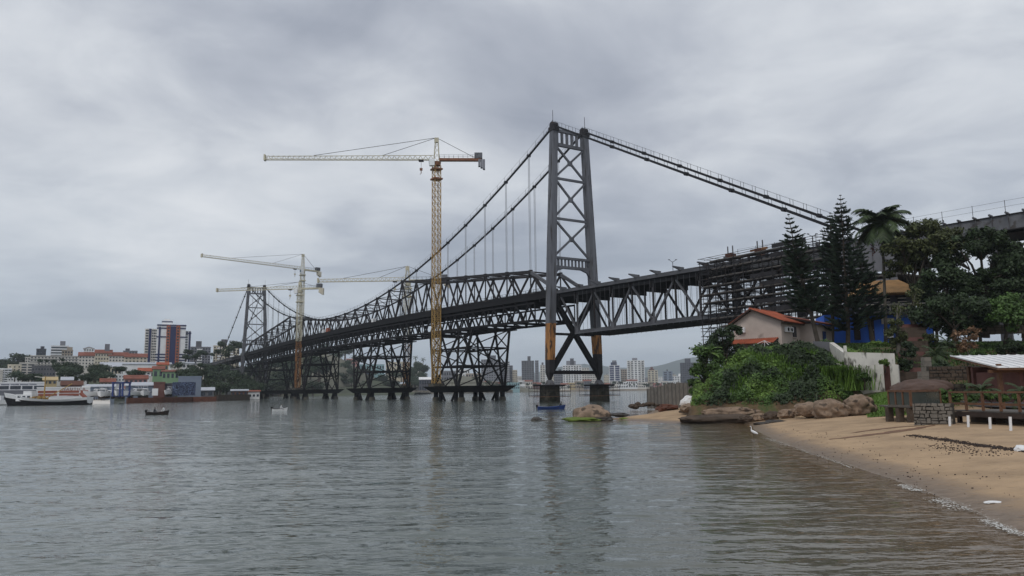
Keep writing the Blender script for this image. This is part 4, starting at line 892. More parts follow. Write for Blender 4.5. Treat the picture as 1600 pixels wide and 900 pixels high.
for i, (px, py, Y, Lm, rz, lab) in enumerate(((150, 622, 296, 9, -1.9, 'white motor yacht nearest the slipway, bow towards the water'), (160, 622.5, 294, 9.5, -1.2, 'white motor yacht second from the slipway with a raked bow'),
        (172, 622, 300, 7.5, -1.6, 'small white motor yacht just left of the blue hoist'), (187, 621.5, 297, 9, -1.3, 'white motor yacht standing inside the blue boat hoist'),
        (211, 621, 293, 8.5, -1.9, 'white motor yacht in front of the grey-blue shed, left of two'), (226, 621, 293, 8.5, -1.2, 'white motor yacht in front of the grey-blue shed, right of two'),
        (263, 619, 306, 7, -1.4, 'white motor boat stored inside the dark shelter by the mural'))): yacht(px, py, Y, Lm, rz, lab)
P = at(187, 628, 287); r = thing('boat_hoist', 'blue straddle boat hoist standing on the quay', 'boat hoist', (P.x, P.y, 1.6), -.15)
for x in (-2.0, 2.0):
    for y in (-1.5, 2.5):
        MB().box((x, y, 3.0), (.55, .5, 5.6)).build('leg', M['blue'], r); MB().tube([(x, y-.35, .45), (x, y+.35, .45)], .5, 12).build('wheel', M['black'], r)
    MB().box((x, .5, 5.95), (.7, 4.9, .6)).build('side_beam', M['blue'], r); MB().box((x, .5, .95), (.4, 3.6, .35)).build('side_sill', M['blue'], r)
MB().box((0, 2.5, 6.0), (3.3, .5, .55)).build('cross_beam', M['blue'], r)
def trawler():
    P = atz(76, 633, 0); r = thing('fishing_trawler', 'white and black fishing trawler with ochre mast moored at the quay', 'trawler', (P.x, P.y, -.1), .06 + math.pi)
    Lh = 26; hull(MB(), Lh, 5.5, 1.2, 1.8).build('hull', M['black'], r); hull(MB(), Lh*1.003, 5.6, 1.3, 2.6, z0=.6).build('bulwark', M['white'], r); deckm(MB(), Lh, 5.4, 1.5).build('deck', M['plank'], r)
    MB().box((7.0, 0, 2.6), (5, 3.6, 2.2)).build('wheelhouse', M['white'], r); MB().box((6.2, 0, 4.2), (2.6, 2.8, 1.1)).build('upper_bridge', M['white'], r)
    for k in range(3): MB().box((5.5+1.5*k, 1.82, 2.9), (.9, .08, .6)).build('cabin_window', M['glass'], r)
    MB().tube([(1.6, 0, 1.2), (1.6, 0, 9.5)], [.28, .16], 8).build('mast', M['yellow'], r); MB().tube([(1.4, 0, 2), (-7, 0, 7)], .14, 6).build('boom', M['yellow'], r)
    MB().tube([(1.6, 0, 9), (5, 0, 9.4)], .1, 6).build('antenna_spar', M['offwhite'], r)
    nt_ = MB(); rr = random.Random(2)
    for k in range(26): nt_.box((2.2+rr.uniform(-1.6, 2.6), rr.uniform(-1.5, 1.8), 1.8+rr.uniform(0, 1.1)), (.8, .7, .5))
    nt_.build('fishing_nets', M['yellow'], r, kind='stuff')
    MB().beam((-9.5, -1, 3.8), (-12.8, -1, .9), 1.8, .6).build('stern_ramp', M['redpanel'], r)
    MB().box((-4.5, 0, 3.0), (4.5, 3.4, .15)).build('awning', M['white'], r)
    for x in (-6.5, -2.5): MB().beam((x, 1.5, 1.5), (x, 1.5, 3), .1, .1).build('awning_post', M['white'], r)
trawler()
P = atz(-2, 633, 0); r = thing('work_boat', 'small white work boat cut by the frame edge beside the trawler', 'boat', (P.x, P.y, 0), .2)
hull(MB(), 8, 3, 1.6, .6).build('hull', M['white'], r); MB().box((-.5, 0, 2.4), (3, 2.2, 1.8)).build('cabin', M['white'], r); deckm(MB(), 8, 3, 1.55).build('deck', M['greywall'], r)
# --- opposite shore seen through the trestles
for a in (('long teal hall behind the second trestle', 560, 600, 570, 586, 1010, 'teal', 2, 10, 20, 'flat', 'zinc', 0), ('deep blue hall behind the second trestle', 561, 578, 582, 601, 985, 'blue', 2, 5, 14, 'flat', 'zinc', 0),
          ('cream block between the second trestle legs', 603, 640, 566, 592, 1030, 'cream', 3, 9, 16, 'flat', 'zinc', 0), ('white house on the crest beneath the two tall palms', 647, 661, 568, 582, 1020, 'offwhite', 3, 4, 12, 'flat', 'zinc', 0),
          ('grey timber boathouse with white roof on the shore', 655, 674, 593, 611, 915, 'darkwall', 2, 5, 14, 'gable', 'white', 0), ('white villa on the green hill behind the third trestle', 517, 542, 584, 593, 930, 'white', 2, 6, 10, 'gable', 'zinc', 0),
          ('red-roofed villa below the white villa', 498, 522, 593, 602, 900, 'pink', 1, 6, 10, 'gable', 'tile', 0), ('red-roofed house at the water between two trestles', 534, 557, 596, 609, 925, 'pink', 2, 6, 10, 'gable', 'tile', 0),
          ('pink mansion on the hilltop between the trestles', 541, 560, 561, 572, 1060, 'pink', 2, 5, 14, 'flat', 'tile', 0), ('white seaside house with flat roof behind the second trestle', 588, 602, 599, 609, 975, 'white', 2, 4, 10, 'flat', 'zinc', 0),
          ('tan terrace house behind the second trestle base', 568, 588, 601, 611, 980, 'yellowwall', 2, 5, 10, 'gable', 'tile2', 0), ('pale red-roofed cottage behind the third trestle', 508, 530, 600, 609, 905, 'offwhite', 1, 5, 9, 'gable', 'tile', 0),
          ('grey concrete hall behind the nearest crane mast', 690, 712, 580, 604, 1010, 'greywall', 3, 6, 16, 'flat', 'zinc', 0), ('white apartment block behind the first trestle, left part', 712, 734, 578, 602, 1150, 'white', 4, 6, 16, 'flat', 'zinc', 0),
          ('beige apartment block behind the first trestle, centre', 728, 752, 584, 606, 1080, 'beige', 4, 6, 16, 'flat', 'zinc', 0)):
    block(a[0], a[1], a[2], a[3], a[4], a[5], a[6], a[7], a[8], dep=a[9], roof=a[10], rooftile=a[11], name='house' if 'house' in a[0] or 'villa' in a[0] or 'cottage' in a[0] else 'building', cat='house' if 'house' in a[0] or 'villa' in a[0] or 'cottage' in a[0] else 'building')
# --- city across the bay
CITY = [('broad grey tower block behind the first trestle legs', 752, 783, 562, 604, 1500, 'greywall', 12, 8, [(.1, .3, 8, 'darkwall')], None),
 ('grey tower block with dark side balconies right of the first trestle', 782, 796.5, 565.5, 598, 1520, 'greywall', 11, 6, [(.2, .3, 5, 'darkwall')], [(.25, .48)]),
 ('low grey slab attached to the balcony tower block', 796, 801.5, 571.5, 598, 1540, 'greywall', 9, 3, None, None),
 ('slim cream tower left of the unfinished tower', 801, 808.5, 578.5, 600, 1530, 'cream', 8, 3, None, None),
 ('unfinished tower with open concrete floors and a roof crane', 815.5, 835, 564, 600, 1500, 'concwall', 12, 5, [(.1, .25, 9, 'steel')], None),
 ('slim dark tower beside the unfinished tower', 836.5, 842, 563.5, 598, 1560, 'greywall', 14, 2, None, None),
 ('slim pale tower just left of the pier leg', 844.5, 852, 570.5, 598, 1560, 'offwhite', 11, 2, [(0, .4, 5, 'darkwall')], None),
 ('low stepped grey block right of the near pier leg', 866, 881, 581, 600, 1580, 'greywall', 6, 6, [(.1, .3, 5, 'darkwall')], None),
 ('stepped white towers with brown windows between the pier legs', 880, 909, 571, 601, 1550, 'white', 11, 7, [(-.05, .5, 9, 'greywall'), (.0, .2, 14, 'darkwall')], [(-.3, -.12), (.1, .3)]),
 ('pale slab block right of the stepped white towers', 906, 921, 575, 601, 1600, 'offwhite', 9, 4, None, None),
 ('pale residential slab against the right pier leg', 921, 934, 581, 602, 1600, 'offwhite', 7, 5, None, None),
 ('blue glass office tower with white frame and flat roof canopy', 952.5, 969.5, 571, 602, 1560, 'white', 10, 2, [(-.05, .55, 6, 'navy'), (.0, .4, 10, 'greywall')], None),
 ('grey apartment tower squeezed left of the tallest white tower', 971, 982, 577.5, 602, 1600, 'beige', 9, 4, None, None),
 ('tallest white tower with rows of dark balconies across the bay', 981, 1008, 563.5, 603.5, 1540, 'white', 15, 5, [(-.05, .3, 5, 'greywall')], [(-.4, -.2), (.25, .45)]),
 ('brown-striped beige tower with a pointed roof house', 1013, 1028.5, 579, 602, 1620, 'cream', 9, 3, [(-.1, .5, 3, 'brick'), (-.1, .25, 7, 'brick')], None),
 ('pale blue-white tower with a small mast right of the beige tower', 1037, 1051.5, 580.5, 603, 1640, 'bluegrey', 9, 2, [(-.05, .15, 4, 'darkwall')], None),
 ('low white office slab left of the dark grey tower', 1051, 1066, 588, 603, 1640, 'white', 6, 4, [(.3, .3, 5, 'white')], None),
 ('dark grey tower partly hidden by the bluff trees', 1064.5, 1094, 567, 603, 1480, 'darkwall', 13, 9, [(-.1, .3, 8, 'darkwall')], None)]
for lab, a, b, yt, yb, Y, wl, fl, cl_, top, bal in CITY:
    block(lab, a, b, yt, yb+3, Y, wl, fl, cl_, dep=20, top=top, balc=bal, name='city_tower', group='towers across the bay', win=(.6, .5), glass='navyglass' if 'blue glass' in lab else 'glass') if 'blue glass' not in lab else block(lab, a, b, yt, yb+3, Y, wl, fl, cl_, dep=20, top=top, name='city_tower', group='towers across the bay', win=(.8, .8), glass='navy')
rr = random.Random(21)
LOW = [(778, 790, 'bluegrey'), (788, 799, 'teal'), (797, 812, 'teal'), (810, 820, 'white'), (818, 832, 'offwhite'), (831, 846, 'brick'), (845, 853, 'white'), (876, 890, 'offwhite'), (888, 899, 'yellowwall'), (898, 912, 'beige'), (911, 924, 'greywall'),
       (940, 954, 'greywall'), (953, 966, 'offwhite'), (966, 980, 'white'), (979, 996, 'white'), (995, 1012, 'offwhite'), (1009, 1020, 'beige'), (1020, 1034, 'pink'), (1033, 1044, 'offwhite'), (1044, 1058, 'white'), (752, 766, 'offwhite'), (764, 778, 'beige'), (700, 716, 'offwhite'), (716, 730, 'bluegrey'), (738, 752, 'white')]
for i, (a, b, wl) in enumerate(LOW):
    nm = {'bluegrey': 'pale blue', 'teal': 'turquoise', 'white': 'white', 'offwhite': 'off-white', 'brick': 'red-brown', 'yellowwall': 'ochre', 'beige': 'beige', 'greywall': 'grey', 'pink': 'pinkish'}[wl]
    twr = ' '.join(min(CITY, key=lambda c: abs((c[1]+c[2])/2-(a+b)/2))[0].split(' with')[0].split(' beside')[0].split()[:7])
    rel = 'left before' if (a+b)/2 < min(CITY, key=lambda c: abs((c[1]+c[2])/2-(a+b)/2))[1]+5 else 'before'
    h = rr.uniform(5, 11)
    block('%s house %s the %s' % (nm, rel, twr), a, b, 606-h, 608.5-(a-800)*.012, 1330 if a > 800 else 1120, wl, 2, 5, dep=12, roof=rr.choice(['flat', 'flat', 'gable']), rooftile='tile2', name='waterfront_house', cat='house', group='low houses along the far waterfront', sink=6)

for i, (a, yt) in enumerate(((742, 588), (758, 582), (772, 586), (790, 584), (806, 588), (822, 590), (851, 584), (858, 588), (872, 586), (914, 583), (926, 588), (944, 586), (958, 590), (1008, 590), (1029, 589), (1047, 586))):
    wd_ = 7+(i*5) % 6; block('pale hazy block in the second row behind the waterfront towers', a, a+wd_, yt, 606, 2050+(i*37) % 160, ('offwhite', 'greywall', 'white', 'cream')[i % 4], 8, 4, dep=22, name='city_block', group='second row of blocks across the bay', win=(.6, .45), top=[(.1, .3, 4, 'greywall')] if i % 2 else None)
for a, b, yt, yb, Y, wl, fl, cl_, lab in ((14, 31, 586, 600, 400, 'white', 3, 5, 'white block low on the slope left of the dark wood'), (88, 106, 583, 592, 405, 'offwhite', 2, 5, 'off-white house block inside the dark wood'), (205, 222, 560, 572, 500, 'cream', 3, 5, 'cream block tucked under the navy tower left side'), (300, 318, 572, 582, 440, 'offwhite', 2, 5, 'off-white house row above the grey wall block'), (176, 198, 586, 596, 385, 'white', 2, 5, 'white two-storey house right above the blue hoist')):
    block(lab, a, b, yt, yb, Y, wl, fl, cl_, dep=9, name='house_block', win=(.45, .45))
# ================================================================== vegetation builders
RNG = np.random.RandomState(12)
def leaf_mesh(C, N, size, elong=1.7, seed=0):
    rg = np.random.RandomState(seed); n = len(C); C = np.asarray(C, float); N = N/np.maximum(1e-6, np.linalg.norm(N, axis=1, keepdims=True))
    A = rg.normal(size=(n, 3)); Tn = A-(A*N).sum(1, keepdims=True)*N; Tn /= np.linalg.norm(Tn, axis=1, keepdims=True); Bn = np.cross(N, Tn)
    s = (np.asarray(size)*np.ones(n))[:, None]; cup = N*s*.18
    V = np.stack([C-Tn*s*elong*.5, C+Bn*s*.42-cup, C+Tn*s*elong*.5, C-Bn*s*.42-cup], 1).reshape(-1, 3)
    me = bpy.data.meshes.new('leaves'); me.vertices.add(4*n); me.vertices.foreach_set('co', V.astype('f').ravel())
    me.loops.add(4*n); me.loops.foreach_set('vertex_index', np.arange(4*n, dtype='i')); me.polygons.add(n); me.polygons.foreach_set('loop_start', np.arange(0, 4*n, 4, dtype='i')); me.update(); return me
def lobes_points(lobes, n, seed, shell=.5):
    rg = np.random.RandomState(seed); w_ = np.array([l[3]**2 for l in lobes]); k = rg.choice(len(lobes), n, p=w_/w_.sum())
    d = rg.normal(size=(n, 3)); d /= np.linalg.norm(d, axis=1, keepdims=True)
    L_ = np.array([l[:4] for l in lobes])[k]; fl = np.array([l[4] if len(l) > 4 else .8 for l in lobes])[k]
    bump = 1+.22*np.sin(d[:, 0]*5+k)*np.cos(d[:, 1]*6+k*2)+.12*np.sin(d[:, 2]*9+k)
    rr_ = L_[:, 3]*bump*(shell+(1-shell)*rg.uniform(size=n)**.6)
    off = d*rr_[:, None]; off[:, 2] *= fl
    N = d+rg.normal(scale=.7, size=(n, 3)); N[:, 2] += .35
    return L_[:, :3]+off, N
def broadleaf(label, base, lobes, n, size, mt, seed, group=None, name='broadleaf_tree', trunk_r=.25, bark='bark', cat='tree'):
    base = Vector(base); r = thing(name, label, cat, base, 0, group)
    lob = [(a-base.x, b-base.y, c-base.z, *rest) for a, b, c, *rest in lobes]
    # sub-clumps along each lobe so that gaps and clumps show
    rg = np.random.RandomState(seed); sub = []
    for l in lob:
        for q in range(9):
            d = rg.normal(size=3); d /= np.linalg.norm(d); rad = l[3]*.42*rg.uniform(.7, 1.25); fl = l[4] if len(l) > 4 else .8
            sub.append((l[0]+d[0]*l[3]*.75, l[1]+d[1]*l[3]*.75, l[2]+d[2]*l[3]*.75*fl, rad, .75))
    C, N = lobes_points(sub, n, seed, .35); me = leaf_mesh(C, N, size*RNG.uniform(.6, 1.3, n), 1.6, seed); me.materials.append(M[mt])
    tr = MB(); top = Vector((sum(l[0] for l in lob)/len(lob), sum(l[1] for l in lob)/len(lob), sum(l[2] for l in lob)/len(lob)))
    fork = Vector((top.x*.35, top.y*.35, top.z*.45)); tr.tube([(0, 0, -.6), fork*.5+Vector((.1, 0, 0)), fork], [trunk_r*1.3, trunk_r, trunk_r*.8], 7)
    for l in lob:
        e = Vector(l[:3]); mid = fork.lerp(e, .5)+Vector((0, 0, .12*e.z)); tr.tube([fork, mid, e], [trunk_r*.6, trunk_r*.4, trunk_r*.15], 5)
    for s_ in sub[::2]:
        e = Vector(s_[:3]); l = min(lob, key=lambda q: (Vector(q[:3])-e).length); tr.tube([fork.lerp(Vector(l[:3]), .6), e], [trunk_r*.25, trunk_r*.08], 4)
    tr.build('trunk', M[bark], r, smooth=True); put('crown', me, r); return r
# --- far and middle-distance trees: four shapes, each tree a copy with its own size and turn
protos = []
for sd in range(4):
    rg = random.Random(sd+40); lobes = [(rg.uniform(-.45, .45), rg.uniform(-.45, .45), rg.uniform(.75, 1.35), rg.uniform(.36, .55), .85) for _ in range(6)]
    C, N = lobes_points(lobes, 750, sd, .45); me = leaf_mesh(C, N, np.full(750, .13), 1.5, sd); me.materials.append(M['leaffar'] if sd % 2 else M['leafdark'])
    tm = MB(); tm.tube([(0, 0, -.5), (.03, .02, .5), (0, 0, 1.1)], [.09, .07, .04], 5)
    for l in lobes[:4]: tm.tube([(0, 0, .55), (l[0]*.9, l[1]*.9, l[2])], [.05, .02], 4)
    tmm = tm.mesh('trunk'); tmm.materials.append(M['bark']); protos.append((me, tmm))
def far_tree(x, y, z, h, label, group, k, sx=1.0):
    me, tmm = protos[k % 4]; s = h/1.75; r = thing('shade_tree', label, 'tree', (x, y, z), k*1.3, group); r.scale = (s*sx, s*sx, s)
    put('crown', me, r); put('trunk', tmm, r)
rr = random.Random(77)
def belt(n, px0, px1, y0, y1, Y0, Y1, hpx, label, group, sx=1.15):
    for i in range(n):
        px = px0+(px1-px0)*(i+rr.uniform(.1, .9))/n; f = rr.random(); Y = Y0+(Y1-Y0)*f; py = y0+(y1-y0)*(1-f); h = hpx*rr.uniform(.7, 1.25)/FPX*Y
        p = at(px, py, Y); far_tree(p.x, p.y, p.z, h, label, group, rr.randrange(4), sx*rr.uniform(.85, 1.25))
belt(9, -5, 30, 578, 590, 600, 700, 24, 'dark tree in the wood on the hill at the frame edge', 'wood on the hill at the frame edge')
belt(10, 22, 66, 594, 601, 340, 400, 15, 'tree in the low wood behind the white waterfront office', 'low wood behind the white waterfront office')
belt(15, 86, 128, 582, 601, 360, 420, 18, 'dark rounded tree under the grey unfinished block', 'dark wood under the unfinished block')
belt(11, 134, 166, 583, 603, 360, 420, 18, 'dark rounded tree under the condominium row', 'dark wood under the condominium')
belt(9, 166, 218, 582, 598, 370, 410, 13, 'small tree among the slope houses', 'trees among the slope houses')
belt(5, 60, 98, 561, 572, 470, 500, 8, 'small crowned tree before the long white block', 'small trees before the long white block')
belt(15, 276, 316, 578, 598, 360, 420, 14, 'bushy green tree on the bank behind the mural wall', 'bushy bank behind the mural wall')
belt(8, 284, 340, 555, 566, 480, 540, 11, 'tree at the foot of the grey apartment blocks', 'trees at the foot of the grey blocks')
belt(6, 340, 384, 545, 562, 470, 540, 16, 'tree beside the far viaduct deck', 'trees beside the far viaduct deck')
belt(30, 316, 405, 585, 622, 400, 540, 22, 'dark tree behind the far viaduct legs', 'dark wood behind the far viaduct')
belt(40, 395, 505, 578, 619, 720, 820, 24, 'tree in the wood behind the third and fourth trestles', 'wood behind the third and fourth trestles')
belt(26, 495, 560, 556, 604, 880, 1000, 18, 'hill tree between the second and third trestles', 'hill trees between the second and third trestles')
belt(20, 560, 640, 583, 611, 930, 1010, 14, 'tree behind the second trestle', 'trees behind the second trestle')
belt(16, 637, 662, 582, 610, 930, 990, 17, 'green tree between the second trestle and the tall crane', 'trees between second trestle and tall crane')
belt(14, 690, 790, 596, 610, 960, 1080, 9, 'small tree along the shore behind the first trestle', 'shore trees behind the first trestle')
belt(26, 790, 1062, 601, 607, 1200, 1300, 6, 'tiny tree on the far waterfront below the towers', 'trees on the far waterfront')
# riprap along the far shore
def riprap(pts, n, seed, s0):
    rg = random.Random(seed); mb = MB()
    for i in range(n):
        k = rg.randrange(len(pts)-1); f = rg.random(); p = Vector(pts[k]).lerp(Vector(pts[k+1]), f); h = rg.uniform(-.3, 3.4); p = p+Vector((rg.uniform(-2, 2), rg.uniform(-1, 6)+h, h))
        a = rg.uniform(0, 3); mb.box(p, (s0*rg.uniform(.6, 1.5), s0*rg.uniform(.6, 1.3), s0*rg.uniform(.5, 1)), (math.cos(a), math.sin(a), 0))
    return mb
riprap([atz(440, 618.5, 0), atz(520, 617.4, 0), atz(590, 616.4, 0), atz(650, 615.6, 0), atz(700, 615, 0), atz(760, 614, 0), atz(800, 613.3, 0)], 2600, 4, 1.6).build('riprap', M['pebble'], None, kind='stuff')['label'] = 'pale rock revetment along the opposite shore'
wall_run('sea_wall', 'pale sea wall along the far city waterfront', 'sea wall', [at(796, 611.8, 1250), at(880, 610.8, 1280), at(960, 609.8, 1300), at(1075, 608.6, 1300)], 3, -1, 2.6, M['beige'])
# two tall palms on the crest
def palm(name, label, base, top, fl, nf, mt, seed, tr=.22, leaflets=26, droop=1.0, group=None, cat='palm', ll=.55):
    base, top = Vector(base), Vector(top); r = thing(name, label, cat, base, 0, group); rg = random.Random(seed); T_ = top-base
    if T_.length > 1: MB().tube([(0, 0, -.5), T_*.35+Vector((.12, 0, 0)), T_*.7+Vector((.1, 0, 0)), T_], [tr*1.3, tr, tr*.85, tr*.8], 9).build('trunk', M['palebark'], r, smooth=True)
    for i in range(nf):
        az = i*2.399+rg.uniform(-.3, .3); el = R(80-95*(i/nf)**.9+rg.uniform(-8, 8)); mb = MB(); pts = []; l_ = fl*rg.uniform(.8, 1.1); e = el; p = T_.copy(); st = l_/9
        for q in range(10):
            pts.append(p.copy()); p = p+Vector((math.cos(az)*math.cos(e), math.sin(az)*math.cos(e), math.sin(e)))*st; e -= R(9.5*droop*(1+.5*q/9))
        mb.tube(pts, [.05*(1-q/11) for q in range(10)], 4)
        nl = leaflets
        for q in range(nl):
            f = .12+.88*q/nl; k = min(8, int(f*9)); g_ = f*9-k; c = pts[k].lerp(pts[k+1], g_); d = (pts[k+1]-pts[k]).normalized(); sx = d.cross(Vector((0, 0, 1))).normalized()
            w_ = fl*.022; ln = fl*ll*.5*math.sin(math.pi*(.12+.8*f))+.12*fl*.4
            for s_ in (-1, 1):
                tip = c+(sx*s_*.8+d*.55+Vector((0, 0, -.35-.25*rg.random())))*ln; m_ = c.lerp(tip, .5)+Vector((0, 0, .06*ln)); mb.quad(c-d*w_, m_-d*w_*.8, tip, m_+d*w_*.8, c+d*w_)
        mb.build('frond', M[mt], r)
    return r
for px, py, Y, lab in ((649, 559, 1015, 'short tall-trunked palm above the white crest house'), (661, 562, 1000, 'slender palm standing right of the white crest house')):
    palm('palm_tree', lab, at(px, 590, Y), at(px, py, Y), 5.5, 12, 'palm', px, tr=.4, leaflets=9)
# --- Norfolk pines
def norfolk(label, path, widths, whorls, seed, ba=7):
    base = Vector(path[0]); r = thing('norfolk_pine', label, 'tree', base); rg = random.Random(seed); P_ = [Vector(p)-base for p in path]
    def along(f):
        k = min(len(P_)-2, int(f*(len(P_)-1))); return P_[k].lerp(P_[k+1], f*(len(P_)-1)-k)
    MB().tube([P_[0]-Vector((0, 0, .7))]+P_, [.34]+[.30*(1-.93*i/(len(P_)-1)) for i in range(len(P_))], 8).build('trunk', M['bark'], r, smooth=True)
    br_ = MB(); nd_ = MB()
    f0 = widths[0][0]
    for w_ in range(whorls):
        f = f0+(1-f0)*(w_/(whorls-1))**1.0; c = along(min(.999, f)); Lw = itp(f, widths); a0 = rg.uniform(0, 6)
        for b in range(ba):
            if rg.random() < .15: continue
            az = a0+b*2*math.pi/ba+rg.uniform(-.25, .25); ln = Lw*rg.uniform(.72, 1.15); o = Vector((math.cos(az), math.sin(az), 0)); sx = Vector((-o.y, o.x, 0)); pts = []
            for q in range(6):
                g_ = q/5; pts.append(c+o*ln*g_+Vector((0, 0, ln*(-.16*math.sin(g_*2.4)+.30*g_**2.2)))+Vector((0, 0, rg.uniform(-.03, .03))))
            br_.tube(pts, [.05, .045, .04, .03, .02, .01], 4, False)
            ns = max(3, int(ln/.145))
            for q in range(ns):
                g_ = .22+.78*(q+rg.random()*.6)/ns; k = min(4, int(g_*5)); p = pts[k].lerp(pts[k+1], g_*5-k); tw = (.62*(1-.45*g_)+.12)*min(1, ln/1.4)
                for s_ in (-1, 1):
                    d = (o*.75+sx*s_*rg.uniform(.35, 1.0)+Vector((0, 0, rg.uniform(.1, .55)))).normalized()*tw*rg.uniform(.7, 1.2); up = Vector((0, 0, 1)); x_ = d.cross(up).normalized()*.085; z_ = x_.cross(d).normalized()*.085; e = p+d
                    nd_.quad(p-x_*.6, e-x_*.5, e+d*.12, e+x_*.5, p+x_*.6); nd_.quad(p-z_*.6, e-z_*.5, e+d*.12, e+z_*.5, p+z_*.6)
    br_.build('branches', M['bark'], r); nd_.build('crown', M['pine'], r); return r
def P3(pts, Y): return [at(x, y, Y) for x, y in pts]
norfolk('leaning norfolk pine with bare lower trunk beside the warm grey house', P3([(1281, 548), (1272, 510), (1262, 470), (1251, 430), (1241, 385), (1232, 335)], 84), [(.33, 2.3), (.5, 2.0), (.68, 1.6), (.85, 1.1), (.97, .45), (1, .15)], 25, 1)
norfolk('tallest norfolk pine with a dense dark crown in front of the blue house', P3([(1325, 545), (1325, 500), (1322, 450), (1319, 400), (1316, 350), (1313, 305)], 92), [(.14, 2.7), (.35, 2.5), (.55, 2.0), (.75, 1.5), (.9, .9), (.98, .35), (1, .12)], 30, 2)
norfolk('slim norfolk pine crowded against the left of the tallest one', P3([(1300, 545), (1301, 500), (1300, 450), (1299, 405), (1298, 365), (1297, 333)], 97), [(.25, 1.8), (.5, 1.7), (.75, 1.2), (.92, .6), (1, .15)], 26, 3)
norfolk('short norfolk pine leaning under the tall palm', P3([(1366, 545), (1360, 515), (1352, 480), (1347, 440), (1344, 405), (1342, 375)], 93), [(.3, 2.3), (.5, 2.1), (.75, 1.4), (.92, .6), (1, .2)], 20, 4)
palm('queen_palm', 'tall queen palm with arching fronds standing over the blue house', at(1384, 545, 95), at(1377, 350, 95), 4.5, 26, 'palm', 8, tr=.19, leaflets=34, droop=.95)
fr = MB(); rg = random.Random(3); c = at(1364, 385, 94.8)-at(1384, 545, 95)
for k in range(60): fr.box(c+Vector((rg.gauss(0, .22), rg.gauss(0, .2), rg.gauss(-.3, .45))), (.09, .09, .09))
fr.build('fruit_cluster', M['redleaf'], bpy.data.objects['queen_palm'], kind='stuff')
# --- broadleaf trees on the slope to the right
def lob(px, py, Y, rpx, fl=.8): p = at(px, py, Y); return (p.x, p.y, p.z, rpx/FPX*Y, fl)
def tree(label, bpx, bpy_, Y, ls, n, size, mt, seed, **k): return broadleaf(label, at(bpx, bpy_, Y), [lob(a, b, Y+dy, r, fl) for a, b, dy, r, fl in ls], n, size, mt, seed, **k)
tree('flat-topped olive green tree right of the queen palm', 1425, 520, 92, [(1405, 385, 0, 26, .6), (1440, 360, 1, 30, .5), (1465, 380, -1, 30, .6), (1478, 368, 2, 22, .6), (1425, 405, 2, 28, .6), (1400, 420, 1, 22, .6)], 8500, .27, 'leafolive', 1, trunk_r=.22)
tree('big round dark tree rising over the approach girders', 1540, 520, 91, [(1530, 372, 0, 32, .8), (1562, 392, 2, 34, .8), (1500, 392, -1, 30, .8), (1535, 420, 1, 40, .7), (1575, 425, -2, 30, .8)], 13000, .28, 'leafdark', 2, trunk_r=.34)
tree('dark sprawling tree between the round tree and olive tree', 1485, 520, 88, [(1470, 430, 0, 30, .6), (1500, 450, 1, 30, .6), (1452, 455, 2, 26, .6), (1480, 405, 3, 24, .6)], 9000, .27, 'leafdark', 3, trunk_r=.24)
tree('dense low dark tree over the hillside terrace', 1490, 535, 82, [(1455, 487, 0, 30, .7), (1490, 480, 1, 34, .7), (1525, 490, -1, 32, .7), (1500, 505, 2, 34, .6)], 10500, .26, 'leafdark', 4, trunk_r=.22)
tree('light green feathery tree at the right frame edge', 1600, 520, 88, [(1590, 420, 0, 30, .8), (1610, 390, 1, 34, .9), (1580, 455, -1, 30, .7), (1612, 450, 0, 36, .8)], 9500, .27, 'leafdark', 5, trunk_r=.25)
tree('round mid-green shrubby tree above the stone terrace wall', 1570, 530, 80, [(1560, 485, 0, 28, .7), (1590, 480, 1, 30, .7), (1575, 500, -1, 30, .6)], 7500, .23, 'leafmid', 6, trunk_r=.16)
tree('tangle of thin pale twigs with few leaves beside the blue house', 1425, 540, 86, [(1415, 480, 0, 24, .8), (1440, 495, 1, 22, .8), (1430, 460, 1, 18, .8)], 900, .18, 'leafolive', 7, trunk_r=.14, bark='palebark')
tree('ivy-clad tree stump above the white retaining wall', 1403, 555, 78, [(1402, 480, 0, 8, 1.4), (1404, 505, 0, 13, 1.1), (1400, 525, 0, 17, .8), (1408, 537, 0, 15, .7)], 2600, .16, 'leafolive', 8, trunk_r=.26, bark='palebark')
tree('dark leafy shrub climbing the stair edge', 1418, 588, 73, [(1415, 545, 0, 14, .9), (1420, 562, 0, 14, .9), (1412, 575, 0, 12, .8)], 2200, .16, 'leafdark', 9, trunk_r=.08, name='shrub', cat='shrub')
# trees on the bluff
tree('dark tree at the left end of the bluff, leaning over the beach', 1100, 612, 82, [(1090, 585, 0, 22, .9), (1105, 560, 1, 26, .9), (1120, 585, -1, 24, .9), (1085, 605, 0, 16, .8)], 6400, .2, 'leafmid', 10, trunk_r=.18)
tree('dark spreading tree in front of the scaffold foot', 1135, 600, 86, [(1128, 528, 0, 18, .7), (1145, 518, 1, 14, .7), (1118, 548, 0, 20, .8), (1138, 548, 1, 22, .8)], 4800, .22, 'leafdark', 11, trunk_r=.16)
tree('glossy green tree below the awning of the warm grey house', 1245, 590, 80, [(1246, 552, 0, 14, .7), (1260, 556, 0, 14, .7), (1240, 566, 0, 15, .7)], 3800, .2, 'leafmid', 12, trunk_r=.12)
tree('low round bush left of the awning', 1180, 600, 79, [(1172, 578, 0, 22, .7), (1195, 582, 0, 20, .7), (1150, 580, 0, 18, .8)], 4600, .2, 'leafmid', 13, trunk_r=.1, name='bush', cat='bush')
tree('broad leafy bush in the middle of the bluff', 1225, 615, 76, [(1215, 575, 0, 24, .7), (1240, 585, 0, 22, .7), (1270, 590, 0, 22, .7)], 5000, .18, 'leafdark', 14, trunk_r=.1, name='bush', cat='bush')
